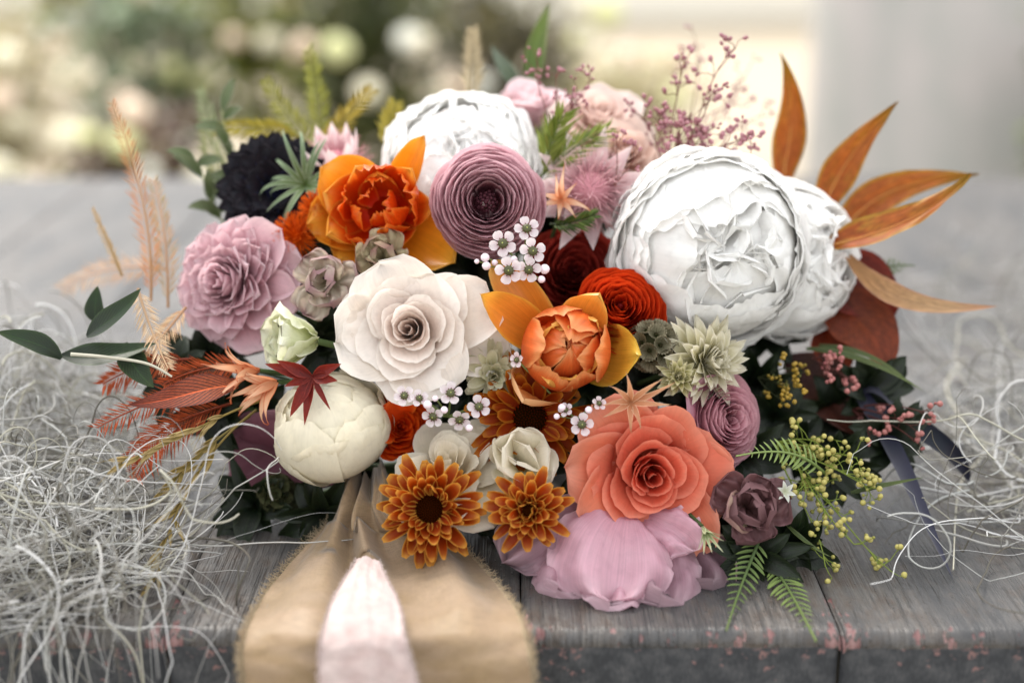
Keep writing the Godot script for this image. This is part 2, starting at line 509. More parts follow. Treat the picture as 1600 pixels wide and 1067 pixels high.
func make_garden() -> void:
	var g := PlaneMesh.new()
	g.size = Vector2(160, 160)
	structure("ground", g, flat_mat(Color(0.17, 0.15, 0.10)), Vector3(0, 0, 0))
	var p := PlaneMesh.new()
	p.size = Vector2(40, 7.0)
	structure("gravel_path", p, flat_mat(Color(0.42, 0.355, 0.265)), Vector3(0, 0.004, -8.6))
	# grey concrete wall behind the right half of the table
	var w := thing("concrete_wall", "smooth pale grey concrete wall behind the right end of the table", "wall", Vector3(2.12, 0, -4.1))
	var wb := Buf.new()      # the wall's near end is rounded
	var outline := [Vector2(1.4, 0.1)]
	for k in 25:
		outline.append(Vector2(-0.78, 0.1) + Vector2(-0.42 * sin(k * PI / 24.0), -0.42 + 0.42 * cos(k * PI / 24.0)))
	outline.append(Vector2(1.4, -0.74))
	for k in outline.size():
		for j in 2:
			wb.v.append(Vector3(outline[k].x, 1.9 * j, outline[k].y))
			wb.t.append(Vector2(k * 0.06, j))
			wb.c.append(Color.WHITE)
	wb.grid(0, 1, outline.size() - 1)
	var bm := wb.mesh()
	var cm := flat_mat(Color(1, 1, 1), 0.85)
	cm.albedo_texture = ImageTexture.create_from_image(cloudy(128, Color(0.38, 0.385, 0.36), Color(0.53, 0.48, 0.465), 5.0))
	part(w, "wall_face", bm, cm)
	var cap := BoxMesh.new()
	cap.size = Vector3(2.7, 0.06, 0.94)
	part(w, "coping", cap, cm, Transform3D(Basis(), Vector3(0.1, 1.932, -0.32)))
	var h := thing("garden_wall", "long cream plaster wall far behind the shrubs", "wall", Vector3(-2.0, 0, -12.6))
	var hb := BoxMesh.new()
	hb.size = Vector3(26, 2.6, 0.25)
	var hm := flat_mat(Color(1, 1, 1), 0.9)
	hm.albedo_texture = ImageTexture.create_from_image(cloudy(128, Color(0.74, 0.68, 0.58), Color(0.86, 0.82, 0.72), 5.0))
	part(h, "wall_face", hb, hm, Transform3D(Basis(), Vector3(0, 1.3, 0)))
	M.foliage = coloured(0.45, 0.45, 0.5)
	var lb := Buf.new()
	leaf_into(lb, [Vector3.ZERO, Vector3(0, 0.15, 0.3), Vector3(0, 0.15, 0.7), Vector3(0, -0.1, 1)], Vector3.UP, {"nv": 4, "nu": 2, "W": 0.3, "wb": 0.1, "crease": 0.25, "c0": Color.WHITE, "c1": Color.WHITE})
	M.shrub_leaf = lb.mesh()
	var hb2 := Buf.new()
	ball(hb2, Vector3.ZERO, 0.036, Color.WHITE, 8, 12, 0.85)
	for k in hb2.v.size():
		hb2.v[k] *= 1.0 + 0.16 * nz.get_noise_3dv(hb2.v[k] * 90.0)
	M.flower_head = hb2.mesh()
	M.head_mats = [flat_mat(Color(0.85, 0.78, 0.58)), flat_mat(Color(0.85, 0.66, 0.5)), flat_mat(Color(0.9, 0.88, 0.76)), flat_mat(Color(0.7, 0.7, 0.36))]
	var green := [Color(0.03, 0.055, 0.012), Color(0.07, 0.11, 0.02), Color(0.14, 0.18, 0.04), Color(0.26, 0.28, 0.08)]
	var olive := [Color(0.07, 0.085, 0.014), Color(0.16, 0.18, 0.03), Color(0.30, 0.31, 0.07), Color(0.42, 0.38, 0.16)]
	var brown := [Color(0.05, 0.028, 0.02), Color(0.10, 0.05, 0.035), Color(0.14, 0.1, 0.05)]
	var grey := [Color(0.10, 0.14, 0.07), Color(0.22, 0.27, 0.17), Color(0.36, 0.38, 0.31)]
	var pale := [Color(0.3, 0.27, 0.15), Color(0.45, 0.40, 0.26), Color(0.6, 0.52, 0.38)]
	shrub("pale yellow green shrub at the far left behind the table", Vector3(-1.62, 0, -4.2), Vector3(0.8, 0.95, 0.7), 900, pale, 0.075)
	shrub("low bright green shrub by the left back corner of the table", Vector3(-1.35, 0, -3.6), Vector3(0.7, 0.5, 0.5), 700, green, 0.06)
	shrub("grey leaved shrub between the pale shrub and the brown one", Vector3(-1.22, 0, -4.9), Vector3(0.9, 1.1, 0.8), 900, grey, 0.07)
	shrub("reddish brown shrub behind the orange fern spray", Vector3(-1.02, 0, -3.9), Vector3(0.45, 0.6, 0.5), 700, brown, 0.06)
	shrub("tall olive shrub behind the left part of the bouquet", Vector3(-0.78, 0, -4.8), Vector3(0.95, 1.3, 0.8), 900, olive, 0.075)
	shrub("dark green shrub behind the black flower", Vector3(-0.42, 0, -4.1), Vector3(0.62, 1.2, 0.6), 1300, [Color(0.03, 0.04, 0.014), Color(0.07, 0.08, 0.025), Color(0.14, 0.14, 0.04)], 0.06)
	shrub("dark leafy shrub right behind the back white peony", Vector3(-0.02, 0, -4.3), Vector3(0.62, 1.05, 0.6), 1200, [Color(0.04, 0.036, 0.018), Color(0.09, 0.08, 0.032), Color(0.19, 0.16, 0.07)], 0.06)
	shrub("thin straw coloured shrub behind the pink gypsophila", Vector3(0.42, 0, -5.2), Vector3(0.8, 0.6, 0.6), 420, pale, 0.07)
	shrub("low olive shrub at the near end of the concrete wall", Vector3(0.45, 0, -6.0), Vector3(0.8, 0.5, 0.7), 400, olive, 0.07)
	shrub("green climber at the right end in front of the concrete wall", Vector3(1.52, 0, -3.7), Vector3(0.42, 1.0, 0.4), 900, green, 0.06)
	shrub("wide olive shrub on the far side of the gravel path", Vector3(-2.2, 0, -8.0), Vector3(2.0, 1.2, 1.0), 800, olive, 0.1)
	shrub("tall dark shrub on the far side of the gravel path", Vector3(-0.7, 0, -8.4), Vector3(1.5, 1.3, 1.0), 700, green, 0.1)

func cloudy(s: int, a: Color, b: Color, f: float) -> Image:
	var im := Image.create_empty(s, s, false, Image.FORMAT_RGB8)
	for y in s:
		for x in s:
			im.set_pixel(x, y, a.lerp(b, clampf(0.5 + 0.7 * nz.get_noise_2d(x * f / s, y * f / s) + 0.12 * nz.get_noise_2d(x * 0.5, y * 0.5), 0.0, 1.0)).linear_to_srgb())
	return im

# ------------------------------------------------------------------ flowers (azimuths run clockwise from the photo's right)
func stem_to_knot(t: Node3D, r := 0.0025, c := Color(0.05, 0.08, 0.03), from := Vector3.ZERO) -> void:
	var k := t.to_local(knot + Vector3(R(-0.012, 0.012), R(-0.012, 0.012), R(-0.02, 0.02))) if t.is_inside_tree() else t.transform.affine_inverse() * knot
	part(t, "stem", tubed(curve3([from, from + Vector3(0, -0.03, 0), k.lerp(from, 0.3), k], 7), r, r, 5, c, c), M.stem)

func flower(called: String, label: String, category: String, x: float, y: float, d: float, n: Vector3, group: String, roll := 0.0) -> Node3D:
	return thing(called, label, category, spot(x, y, d), facing(n, roll), group)

func rose(t: Node3D, rad: float, n: int, open: float, c0: Color, c1: Color, c2: Color, mat: Material) -> void:
	for i in n:
		var tt := i / (n - 1.0)
		var mid := smoothstep(0.12, 0.35, tt)
		var flat := smoothstep(0.5, 1.0, tt)
		var rr := rad * (lerpf(0.05, 0.92, pow(tt, 1.05)) + R(-0.03, 0.03) * mid)
		var ry := rad * (0.40 - 0.62 * open * pow(tt, 1.9) - 0.10 * exp(-pow(tt / 0.14, 2.0)) + R(-0.05, 0.05) * mid)
		var col := c0.lerp(c1, clampf(tt * 1.4, 0, 1))
		part(t, "petal", shell({"nu": 20 if tt > 0.3 else 14, "nv": 14, "ph": i * 2.25 + R(-0.35, 0.35), "dp": lerpf(1.9, 0.82, pow(tt, 0.45)) * R(0.85, 1.15),
			"p": [Vector2(rr * 0.2, -0.6 * rad), Vector2(rr * lerpf(1.0, 0.5, mid), -0.5 * rad), Vector2(rr * lerpf(0.95, 0.68, mid), ry - rad * lerpf(0.3, lerpf(0.26, 0.1, flat), mid)), Vector2(rr * 0.97, ry)],
			"drop": lerpf(0.14, 0.34, tt), "dk": 2.0, "spiral": rr * lerpf(0.22, 0.10, tt) * (1.0 if i % 3 else -0.6), "curl": rad * lerpf(0.012, 0.22, tt), "pt": 0.07 * tt,
			"ruf": rad * lerpf(0.02, 0.13, tt), "rf": 1.1, "c0": c0.lerp(col, 0.3), "c1": col, "c2": col.lerp(c2, 0.7), "es": 0.84}), mat, Transform3D(Basis(Vector3(R(-1, 1), 0, R(-1, 1)).normalized(), R(0.0, 0.16) * mid), Vector3.ZERO))
	stem_to_knot(t, 0.0028, Color(0.05, 0.08, 0.03), Vector3(0, -0.6 * rad, 0))

func ranunculus(t: Node3D, rad: float, n: int, hole: float, high: float, c0: Color, c1: Color, c2: Color, loose: float) -> void:
	for i in n:
		var tt := i / (n - 1.0)
		var rr := rad * lerpf(hole, 0.96, pow(tt, 0.8))
		var ry := rad * (high * cos(tt * PI * 0.5) - 0.12 * exp(-tt * 9.0)) + rad * R(-0.03, 0.03) * (1.0 + loose)
		var lean := lerpf(0.02, 0.10 + 0.08 * loose, tt)
		var col := c0.lerp(c1, smoothstep(0.0, 0.2, tt)) * R(0.93, 1.05)
		part(t, "petal", shell({"nu": 12, "nv": 9, "ph": i * 2.399 + R(-0.3, 0.3), "dp": lerpf(1.1, 0.6, tt),
			"p": [Vector2(rr * 0.3, -0.45 * rad), Vector2(rr * 1.12, -0.42 * rad), Vector2(rr * 1.0, ry - rad * 0.22), Vector2(rr + rad * lean, ry)],
			"drop": 0.22, "dk": 2.2, "spiral": rad * R(-0.01, 0.02), "curl": rad * R(0.01, 0.05) + rad * loose * 0.12 * tt * tt, "ruf": rad * (0.03 + 0.05 * loose), "rf": 1.5, "rag": 0.03,
			"c0": col, "c1": col, "c2": col.lerp(c2, 0.8), "es": 0.8}), M.veiny)
	var b := Buf.new()
	for k in 26:
		var f := k * 2.399
		var q := sqrt(k / 26.0) * hole * rad * 0.8
		ball(b, Vector3(cos(f) * q, rad * (high * 0.1 + 0.15 * (1.0 - k / 26.0)), sin(f) * q), rad * 0.04, c0 * 0.22, 4, 5, 1.6)
	stuff(part(t, "eye", b.mesh(), M.plain))
	stem_to_knot(t, 0.0022, Color(0.05, 0.08, 0.03), Vector3(0, -0.45 * rad, 0))

func peony(t: Node3D, rad: float, tall: float, layers: Array, core: int, c0: Color, frill: float) -> void:
	# layers: [share of the radius, petals, polar angle of the rims (degrees), half width]
	var k := 0
	for q in layers:
		for i in int(q[1]):
			k += 1
			var s: float = rad * q[0] * R(0.95, 1.03)
			var tilt := Basis(Vector3(R(-1, 1), R(-0.3, 0.3), R(-1, 1)).normalized(), R(0.0, 0.2))
			part(t, "petal", shell({"nu": 22, "nv": 14, "ph": i * TAU / q[1] + k * 0.37 + R(-0.25, 0.25), "dp": float(q[3]) * R(0.85, 1.15), "dome": s, "tall": tall, "f0": 2.5, "f1": deg_to_rad(q[2] + R(-11, 11)),
				"drop": R(0.16, 0.34), "dk": R(1.7, 2.6), "flare": rad * R(-0.03, 0.06), "curl": rad * R(0.0, 0.16), "ruf": rad * frill * R(0.7, 1.4), "rf": 1.3, "rag": 0.02, "pt": R(-0.10, 0.03), "c0": c0, "c1": c0 * R(0.97, 1.0)}), M.white, Transform3D(tilt, Vector3.ZERO))
	for i in core:
		var f := lerpf(20.0, 76.0, pow((i + 0.5) / core, 0.9)) + R(-9, 9)
		var tilt := Basis(Vector3(R(-1, 1), R(-0.2, 0.2), R(-1, 1)).normalized(), R(0.02, 0.2))
		part(t, "petal", shell({"nu": 18, "nv": 12, "ph": i * 2.399 + R(-0.5, 0.5), "dp": R(0.5, 0.85), "dome": rad * lerpf(0.88, 1.04, f / 80.0) * R(0.97, 1.03), "tall": tall * R(0.97, 1.06), "f0": 1.9, "f1": deg_to_rad(f),
			"drop": R(0.15, 0.35), "dk": R(1.8, 2.8), "flare": rad * R(-0.03, 0.06), "curl": rad * R(0.03, 0.16), "ruf": rad * frill * R(0.7, 1.2), "rf": 1.05, "rag": 0.012, "pt": R(-0.10, 0.03), "c0": c0, "c1": c0}), M.white, Transform3D(tilt, Vector3.ZERO))
	if frill > 0.1 and core > 0:
		for i in 9:
			part(t, "petal", shell({"nu": 16, "nv": 12, "ph": i * 2.399 + R(-0.4, 0.4), "dp": R(0.6, 0.95), "dome": rad * R(0.76, 0.86), "tall": tall, "f0": 1.6, "f1": deg_to_rad(R(-24, 22)), "drop": R(0.2, 0.35), "dk": 2.0, "curl": rad * R(0.0, 0.08), "ruf": rad * frill, "rf": 1.2, "c0": c0, "c1": c0}), M.white, Transform3D(Basis(Vector3(R(-1, 1), 0, R(-1, 1)).normalized(), R(0.0, 0.2)), Vector3.ZERO))
		for i in 24:
			var rs := rad * 0.5 * sqrt((i + 0.3) / 24.0)
			part(t, "petal", blade({"nu": 18, "nv": 12, "ph": 0.0, "y0": rad * tall * 0.25, "L": rad * tall * (R(0.62, 0.78) - 0.22 * rs / rad), "W": rad * R(0.2, 0.36), "th0": R(-10, 6), "th1": R(5, 62), "tk": 2.4, "cup": R(0.2, 1.1), "m": 0.7, "wb": 0.4, "e": 2.6, "x": 0.45, "fold": rad * 0.025, "ff": R(2.5, 5.0), "ruf": rad * 0.06, "rf": 1.5, "c0": c0, "c1": c0}), M.white, Transform3D(Basis(Vector3.UP, i * 2.399 + R(-1.3, 1.3)), Vector3(cos(i * 2.399) * rs, 0, sin(i * 2.399) * rs)))
	stem_to_knot(t, 0.003, Color(0.06, 0.09, 0.035), Vector3(0, -0.6 * rad, 0))

func mum(t: Node3D, rad: float, rings: Array, W: float, cup: float, pointed: bool, c0: Color, c1: Color, c2: Color, disc: float, dc: Color) -> void:
	# rings: [count, length, th0, th1, start height]
	for q in rings:
		var n: int = int(q[0] * 1.2)
		for i in n:
			var o := {"nu": 5, "nv": 7, "ph": (i + R(-0.28, 0.28)) * TAU / n + float(q[1]) * 3.0, "L": rad * q[1] * R(0.78, 1.1), "W": W * rad * R(0.8, 1.2), "th0": q[2] + R(-10, 10), "th1": q[3] + R(-20, 16), "r0": disc * rad * 0.75, "y0": rad * float(q[4]), "swing": R(-0.35, 0.35),
				"cup": cup * R(0.7, 1.2), "m": 0.5 if pointed else 0.62, "wb": 0.4, "e": 1.6 if pointed else 3.0, "x": 0.7 if pointed else 0.5, "tw": 0.0 if pointed else 0.45, "c0": c0, "c1": c1 * R(0.85, 1.1), "c2": c2, "es": 0.62 if pointed else 0.8, "ruf": rad * 0.03, "rf": 1.5}
			part(t, "petal", blade(o), M.veiny)
	if disc > 0.0:
		part(t, "disc", balled(disc * rad, dc, 8, 14, 0.45), M.dark, Transform3D(Basis(), Vector3(0, rad * 0.02, 0)))
		var b := Buf.new()
		for k in 150:
			var f := k * 2.399
			var s := sqrt(k / 150.0)
			var at := Vector3(cos(f) * s, 0.47 * sqrt(1.02 - s * s), sin(f) * s) * disc * rad
			ball(b, at + Vector3(0, rad * 0.02, 0), rad * 0.026, dc.lerp(c0 * 0.8, 0.5 if s > 0.85 else 0.06), 3, 5, 1.5)
		stuff(part(t, "floret", b.mesh(), M.dark))
	stem_to_knot(t, 0.002)

func hand_petal(t: Node3D, mat: Material, deg: float, L: float, W: float, th0: float, th1: float, cols: Array, more := {}) -> MeshInstance3D:
	var o := {"nu": 12, "nv": 13, "ph": deg_to_rad(deg), "L": L, "W": W, "th0": th0, "th1": th1, "cup": 0.7, "m": 0.58, "wb": 0.35, "e": 2.2, "x": 0.5, "fold": W * 0.07, "ruf": W * 0.16, "rf": 1.0, "c0": cols[0], "c1": cols[1], "c2": cols[2]}
	o.merge(more, true)
	return part(t, "petal", blade(o), mat)

func fuzzy(t: Node3D, called: String, at: Vector3, r: float, hair: float, n: int, thick: float, c0: Color, c1: Color, squash := 1.0, low := -0.4) -> void:
	var body := part(t, called, balled(r, c0, 8, 12, squash), M.dark, Transform3D(Basis(), at))
	var b := Buf.new()
	for k in n:
		var y := lerpf(1.0, low, (k + 0.5) / n)
		var s := sqrt(1.0 - y * y)
		var f := k * 2.39996
		var dir := Vector3(cos(f) * s, y, sin(f) * s)
		var q := dir * Vector3(1, squash, 1) * r
		var bend := Vector3(R(-1, 1), R(-1, 1), R(-1, 1)) * 0.35
		tube(b, PackedVector3Array([q * 0.9, q + (dir + bend * 0.4).normalized() * hair * 0.6, q + (dir + bend).normalized() * hair]), thick, thick * 0.35, 3, c0, c1)
	stuff(part(body, "hair", b.mesh(), M.hair))

func sprig(called: String, label: String, category: String, pts: Array, needle: float, lean: float, n: int, c0: Color, c1: Color, group := "", W := 0.00042, flat := 0.4) -> Node3D:
	var p := []
	for q in pts:
		p.append(q - pts[0])
	var t := thing(called, label, category, pts[0], Basis(), group)
	var cs := curve3(p, 24)
	part(t, "stem", tubed(cs, 0.0010, 0.0004, 5, c0 * 0.6, c0), M.stem)
	var b := Buf.new()
	var front := -cf
	for k in n:
		var v := 0.06 + 0.94 * (k + 0.5) / n
		var at: Vector3 = p[0].bezier_interpolate(p[1], p[2], p[3], v)
		var tn: Vector3 = p[0].bezier_derivative(p[1], p[2], p[3], minf(v, 0.99)).normalized()
		var side := tn.cross(front).normalized() * (1.0 if k % 2 else -1.0)
		var out := (side * lean + tn * (1.0 - lean * 0.45) + front * R(-flat, flat * 1.6)).normalized()
		var L := needle * R(0.7, 1.15) * (1.0 - 0.55 * pow(v, 3.0)) * minf(1.0, 0.4 + v * 3.0)
		var tip := at + out * L + Vector3(0, -L * 0.12, 0)
		var w := out.cross(front).normalized() * W
		var c := c0.lerp(c1, rng.randf())
		var a := b.v.size()
		b.v.append_array(PackedVector3Array([at, at.lerp(tip, 0.5) + w, at.lerp(tip, 0.5) + front * W * 0.8, at.lerp(tip, 0.5) - w, tip]))
		for j in 5:
			b.t.append(Vector2(0.5, 0.2))
			b.c.append(c)
		b.i.append_array(PackedInt32Array([a, a + 1, a + 2, a, a + 2, a + 3, a + 4, a + 2, a + 1, a + 4, a + 3, a + 2]))
	stuff(part(t, "needles", b.mesh(), M.plain))
	return t

func leaf_part(t: Node3D, called: String, p: Array, hint: Vector3, mat: Material, o: Dictionary) -> MeshInstance3D:
	var b := Buf.new()
	var q := []
	for v in p:
		q.append(v - t.position)
	leaf_into(b, q, hint, o)
	return part(t, called, b.mesh(), mat)

func leaf4(a: Array, n := Vector3(0, 0.3, 1)) -> Array:   # four photo points with depth -> four places
	var out := []
	for q in a:
		out.append(spot(q[0], q[1], q[2]))
	return out

func star(called: String, label: String, category: String, x: float, y: float, d: float, n: Vector3, rad: float, petals: Array, c0: Color, c1: Color, c2: Color, mat: Material, group := "", W := 0.16) -> Node3D:
	# petals: [degrees, length share, lean at the start, lean at the tip]
	var t := flower(called, label, category, x, y, d, n, group)
	for q in petals:
		part(t, "petal", blade({"nu": 6, "nv": 10, "ph": deg_to_rad(q[0]), "L": rad * q[1], "W": rad * W, "th0": q[2], "th1": q[3] + R(5, 85), "tk": 2.6, "cup": 1.1, "m": 0.34, "wb": 0.45, "e": 1.0, "x": 1.0, "c0": c0, "c1": c1, "c2": c2, "es": 0.7, "crease": -0.25, "swing": R(-0.45, 0.45), "ruf": rad * 0.05, "rf": 1.5}), mat)
	stem_to_knot(t, 0.0015)
	return t

func waxflower(label: String, base: Vector3, blooms: Array, buds: Array) -> void:
	# blooms: [x, y, depth, radius px, normal]
	var t := thing("waxflower_sprig", label, "waxflower", base, Basis(), "waxflower sprigs")
	var white := H("efe6e8")
	for q in blooms:
		var at: Vector3 = spot(q[0], q[1], q[2]) - base
		var r: float = q[3] * q[2] / FOCAL
		var bs := facing(q[4], R(0, TAU))
		var o := Node3D.new()
		o.name = "blossom"
		o.transform = Transform3D(bs, at)
		t.add_child(o, true)
		for k in 5:
			part(o, "petal", blade({"nu": 6, "nv": 7, "ph": k * TAU / 5.0 + R(-0.1, 0.1), "L": r * 0.72, "W": r * 0.40, "th0": 75.0, "th1": 88.0 + R(-14, 8), "r0": r * 0.32, "cup": 0.75, "m": 0.55, "wb": 0.35, "e": 2.2, "x": 0.5, "c0": H("e8d4da"), "c1": white, "c2": white, "ruf": r * 0.04}), M.petal)
		var b := Buf.new()
		var dark := H("4a4a2c")
		ball(b, Vector3(0, -r * 0.12, 0), r * 0.40, H("8a9a6a"), 5, 10, 0.9)
		part(o, "cup", b.mesh(), M.berry)
		var e := Buf.new()
		ball(e, Vector3(0, r * 0.12, 0), r * 0.38, dark, 5, 10, 0.5)
		ball(e, Vector3(0, r * 0.30, 0), r * 0.06, H("a8b060"), 4, 6)
		part(o, "eye", e.mesh(), M.berry)
		var s := Buf.new()
		for k in 10:
			var f := k * TAU / 10.0
			ball(s, Vector3(cos(f) * r * 0.40, r * 0.16, sin(f) * r * 0.40), r * 0.055, H("6a3038"), 3, 5)
		stuff(part(o, "stamen", s.mesh(), M.berry))
		part(t, "stem", tubed(curve3([Vector3.ZERO, at * 0.35 + cf * 0.012, at + cf * 0.010, at], 7), 0.0007, 0.0006, 5, H("6f7f4a"), H("7f8f5a")), M.stem)
	for q in buds:
		var at: Vector3 = spot(q[0], q[1], q[2]) - base
		part(t, "bud", balled(q[3] * q[2] / FOCAL, H("e6d6de"), 6, 8), M.berry, Transform3D(Basis(), at))
		part(t, "stem", tubed(curve3([Vector3.ZERO, at * 0.4 + cf * 0.008, at * 0.9 + cf * 0.006, at], 5), 0.0006, 0.0005, 4, H("6f7f4a"), H("7f8f5a")), M.stem)

func scabiosa_pod(label: String, x: float, y: float, d: float, n: Vector3, rad: float, k0: Color, k1: Color) -> void:
	var t := flower("scabiosa_pod", label, "seed pod", x, y, d, n, "round scabiosa seed pods")
	part(t, "core", balled(rad * 0.62, k0 * 0.5, 8, 12), M.dark)
	var b := Buf.new()
	var nr := 18
	for j in 7:
		var v := j / 6.0
		for i in nr * 2 + 1:
			var f := i * PI / nr
			var rr := lerpf(0.10, 1.0, pow(v, 0.7)) * (1.0 + (0.05 if i % 2 else -0.05) * v)
			var hh := 0.75 * pow(v, 1.5) + (0.05 if i % 2 else -0.03) * v
			b.v.append(Vector3(cos(f) * rr, hh, sin(f) * rr))
			b.t.append(Vector2(i / (nr * 2.0), v))
			b.c.append(k0.lerp(k1, v * (1.0 if i % 2 else 0.6)))
	b.grid(0, nr * 2, 6)
	var cup := b.mesh()
	var e := Buf.new()
	ball(e, Vector3(0, 0.14, 0), 0.26, H("2a2c1c"), 5, 8, 0.8)
	for k in 5:
		var f := k * TAU / 5.0
		tube(e, PackedVector3Array([Vector3(0, 0.3, 0), Vector3(cos(f) * 0.3, 0.5, sin(f) * 0.3), Vector3(cos(f) * 0.75, 0.62, sin(f) * 0.75)]), 0.03, 0.012, 4, H("3a3022"), H("3a3022"))
	var st := e.mesh()
	for k in 30:
		var yy := 1.0 - 1.75 * (k + 0.5) / 30.0
		var f := k * 2.39996
		var s := sqrt(1.0 - yy * yy)
		var dir := Vector3(cos(f) * s, yy, sin(f) * s)
		var xx := dir.cross(Vector3(0.3, 0.2, 0.9)).normalized()
		var tf := Transform3D(Basis(xx, dir, xx.cross(dir)).scaled(Vector3.ONE * rad * 0.34) , dir * rad * 0.66)
		tf.basis = Basis(xx, dir, xx.cross(dir)) * Basis.from_scale(Vector3.ONE * rad * 0.33)
		var c := part(t, "cup", cup, M.paper, tf)
		part(c, "seed_star", st, M.dark)
	stem_to_knot(t, 0.002)

func berries(called: String, label: String, category: String, base: Vector3, arms: Array, per: int, spread: float, rb: float, cb: Color, cb2: Color, cs: Color, group: String, long := 1.0) -> void:
	# arms: ends (places) of the main branches; each carries small forks that end in berries
	var t := thing(called, label, category, base, Basis(), group)
	var b := Buf.new()
	var big := [balled(rb, cb, 6, 8, long), balled(rb * 0.8, cb.lerp(cb2, 0.5), 6, 8, long), balled(rb * 0.62, cb2, 5, 7, long), balled(rb * 1.12, cb.lerp(cb2, 0.25), 6, 8, long)]
	for e in arms:
		var p: Vector3 = e - base
		var a := [Vector3.ZERO, p * 0.3 + Vector3(R(-1, 1), R(0, 1), R(-1, 1)) * p.length() * 0.12, p * 0.7 + Vector3(R(-1, 1), R(-0.2, 1), R(-1, 1)) * p.length() * 0.12, p]
		tube(b, curve3(a, 10), rb * 0.42, rb * 0.2, 5, cs, cs)
		for k in per:
			var v := 1.0 - pow(rng.randf(), 1.6) * 0.72
			var at: Vector3 = a[0].bezier_interpolate(a[1], a[2], a[3], v)
			var tn: Vector3 = a[0].bezier_derivative(a[1], a[2], a[3], minf(v, 0.98)).normalized()
			var dir := (tn * 0.7 + Vector3(R(-1, 1), R(-1, 1), R(-1, 1))).normalized()
			var fork := at + dir * spread * R(0.35, 0.8)
			tube(b, PackedVector3Array([at, at.lerp(fork, 0.5) + tn * spread * 0.06, fork]), rb * 0.22, rb * 0.14, 4, cs, cs)
			for j in rng.randi_range(2, 4):
				var q := fork + (dir * 0.9 + Vector3(R(-1, 1), R(-1, 1), R(-1, 1))).normalized() * spread * R(0.12, 0.36)
				tube(b, PackedVector3Array([fork, fork.lerp(q, 0.5) + tn * spread * 0.02, q]), rb * 0.16, rb * 0.12, 3, cs, cs)
				var up := (q - fork).normalized()
				var xx := up.cross(Vector3(0.4, 0.3, 0.8)).normalized()
				part(t, "berry", big[rng.randi_range(0, 3)], M.berry, Transform3D(Basis(xx, up, xx.cross(up)), q))
	part(t, "branch", b.mesh(), M.stem)

func fern(label: String, pts: Array, n: int, len: float, c0: Color, c1: Color, hint: Vector3) -> void:
	var p := []
	for q in pts:
		p.append(q - pts[0])
	var t := thing("fern_tip", label, "fern", pts[0], Basis(), "fern tips at the foot of the bouquet")
	part(t, "stem", tubed(curve3(p, 16), 0.0012, 0.0005, 5, c0, c1), M.stem)
	var b := Buf.new()
	blade_into(b, {"nu": 2, "nv": 6, "ph": 0.0, "L": 1.0, "W": 0.085, "th0": 0.0, "th1": 22.0, "m": 0.4, "wb": 0.5, "e": 2.0, "x": 0.6, "crease": 0.4, "c0": c0, "c1": c1})
	var lf := b.mesh()
	for k in n:
		var v := 0.12 + 0.86 * k / n
		for s in [-1.0, 1.0]:
			var at: Vector3 = p[0].bezier_interpolate(p[1], p[2], p[3], v)
			var tn: Vector3 = p[0].bezier_derivative(p[1], p[2], p[3], minf(v, 0.98)).normalized()
			var nn := (hint - tn * hint.dot(tn)).normalized()
			var out: Vector3 = (tn.cross(nn) * s * 0.85 + tn * R(0.45, 0.65) + nn * R(0.0, 0.3)).normalized()
			var L := len * sin(clampf(0.22 + v * 0.85, 0.0, 1.0) * PI) * R(0.85, 1.1) + len * 0.15
			part(t, "leaflet", lf, M.plain, Transform3D(Basis(nn * -1.0, out, nn.cross(out) * -1.0) * Basis.from_scale(Vector3.ONE * L), at))

func oat(label: String, pts: Array, n: int, c0: Color, c1: Color) -> void:
	var p := []
	for q in pts:
		p.append(q - pts[0])
	var t := thing("grass_seed_head", label, "grass seed head", pts[0], Basis(), "dry grass seed heads at the left of the bouquet")
	part(t, "stem", tubed(curve3(p, 16), 0.0009, 0.0005, 5, c1 * 0.7, c1), M.stem)
	var b := Buf.new()
	for s in 4:
		blade_into(b, {"nu": 4, "nv": 8, "ph": s * PI / 2 + 0.3, "L": R(0.8, 1.0), "W": 0.085, "th0": 12.0, "th1": -6.0, "m": 0.4, "wb": 0.3, "e": 1.2, "x": 0.9, "cup": -1.2, "c0": c1, "c1": c0, "c2": c0 * 1.1})
	tube(b, PackedVector3Array([Vector3(0, 0.8, 0), Vector3(0.03, 1.1, 0), Vector3(0.1, 1.5, 0.02)]), 0.012, 0.004, 3, c1, c0)
	var sp := b.mesh()
	for k in n:
		var v := 0.25 + 0.75 * (k + 1.0) / n
		var at: Vector3 = p[0].bezier_interpolate(p[1], p[2], p[3], v)
		var tn: Vector3 = p[0].bezier_derivative(p[1], p[2], p[3], minf(v, 0.98)).normalized()
		var d := (tn + Vector3(R(-1, 1), R(-0.6, 0.9), R(-1, 1)) * 0.5).normalized()
		var xx := d.cross(cf).normalized()
		part(t, "spikelet", sp, M.paper, Transform3D(Basis(xx, d, xx.cross(d)) * Basis.from_scale(Vector3.ONE * R(0.013, 0.019)), at))

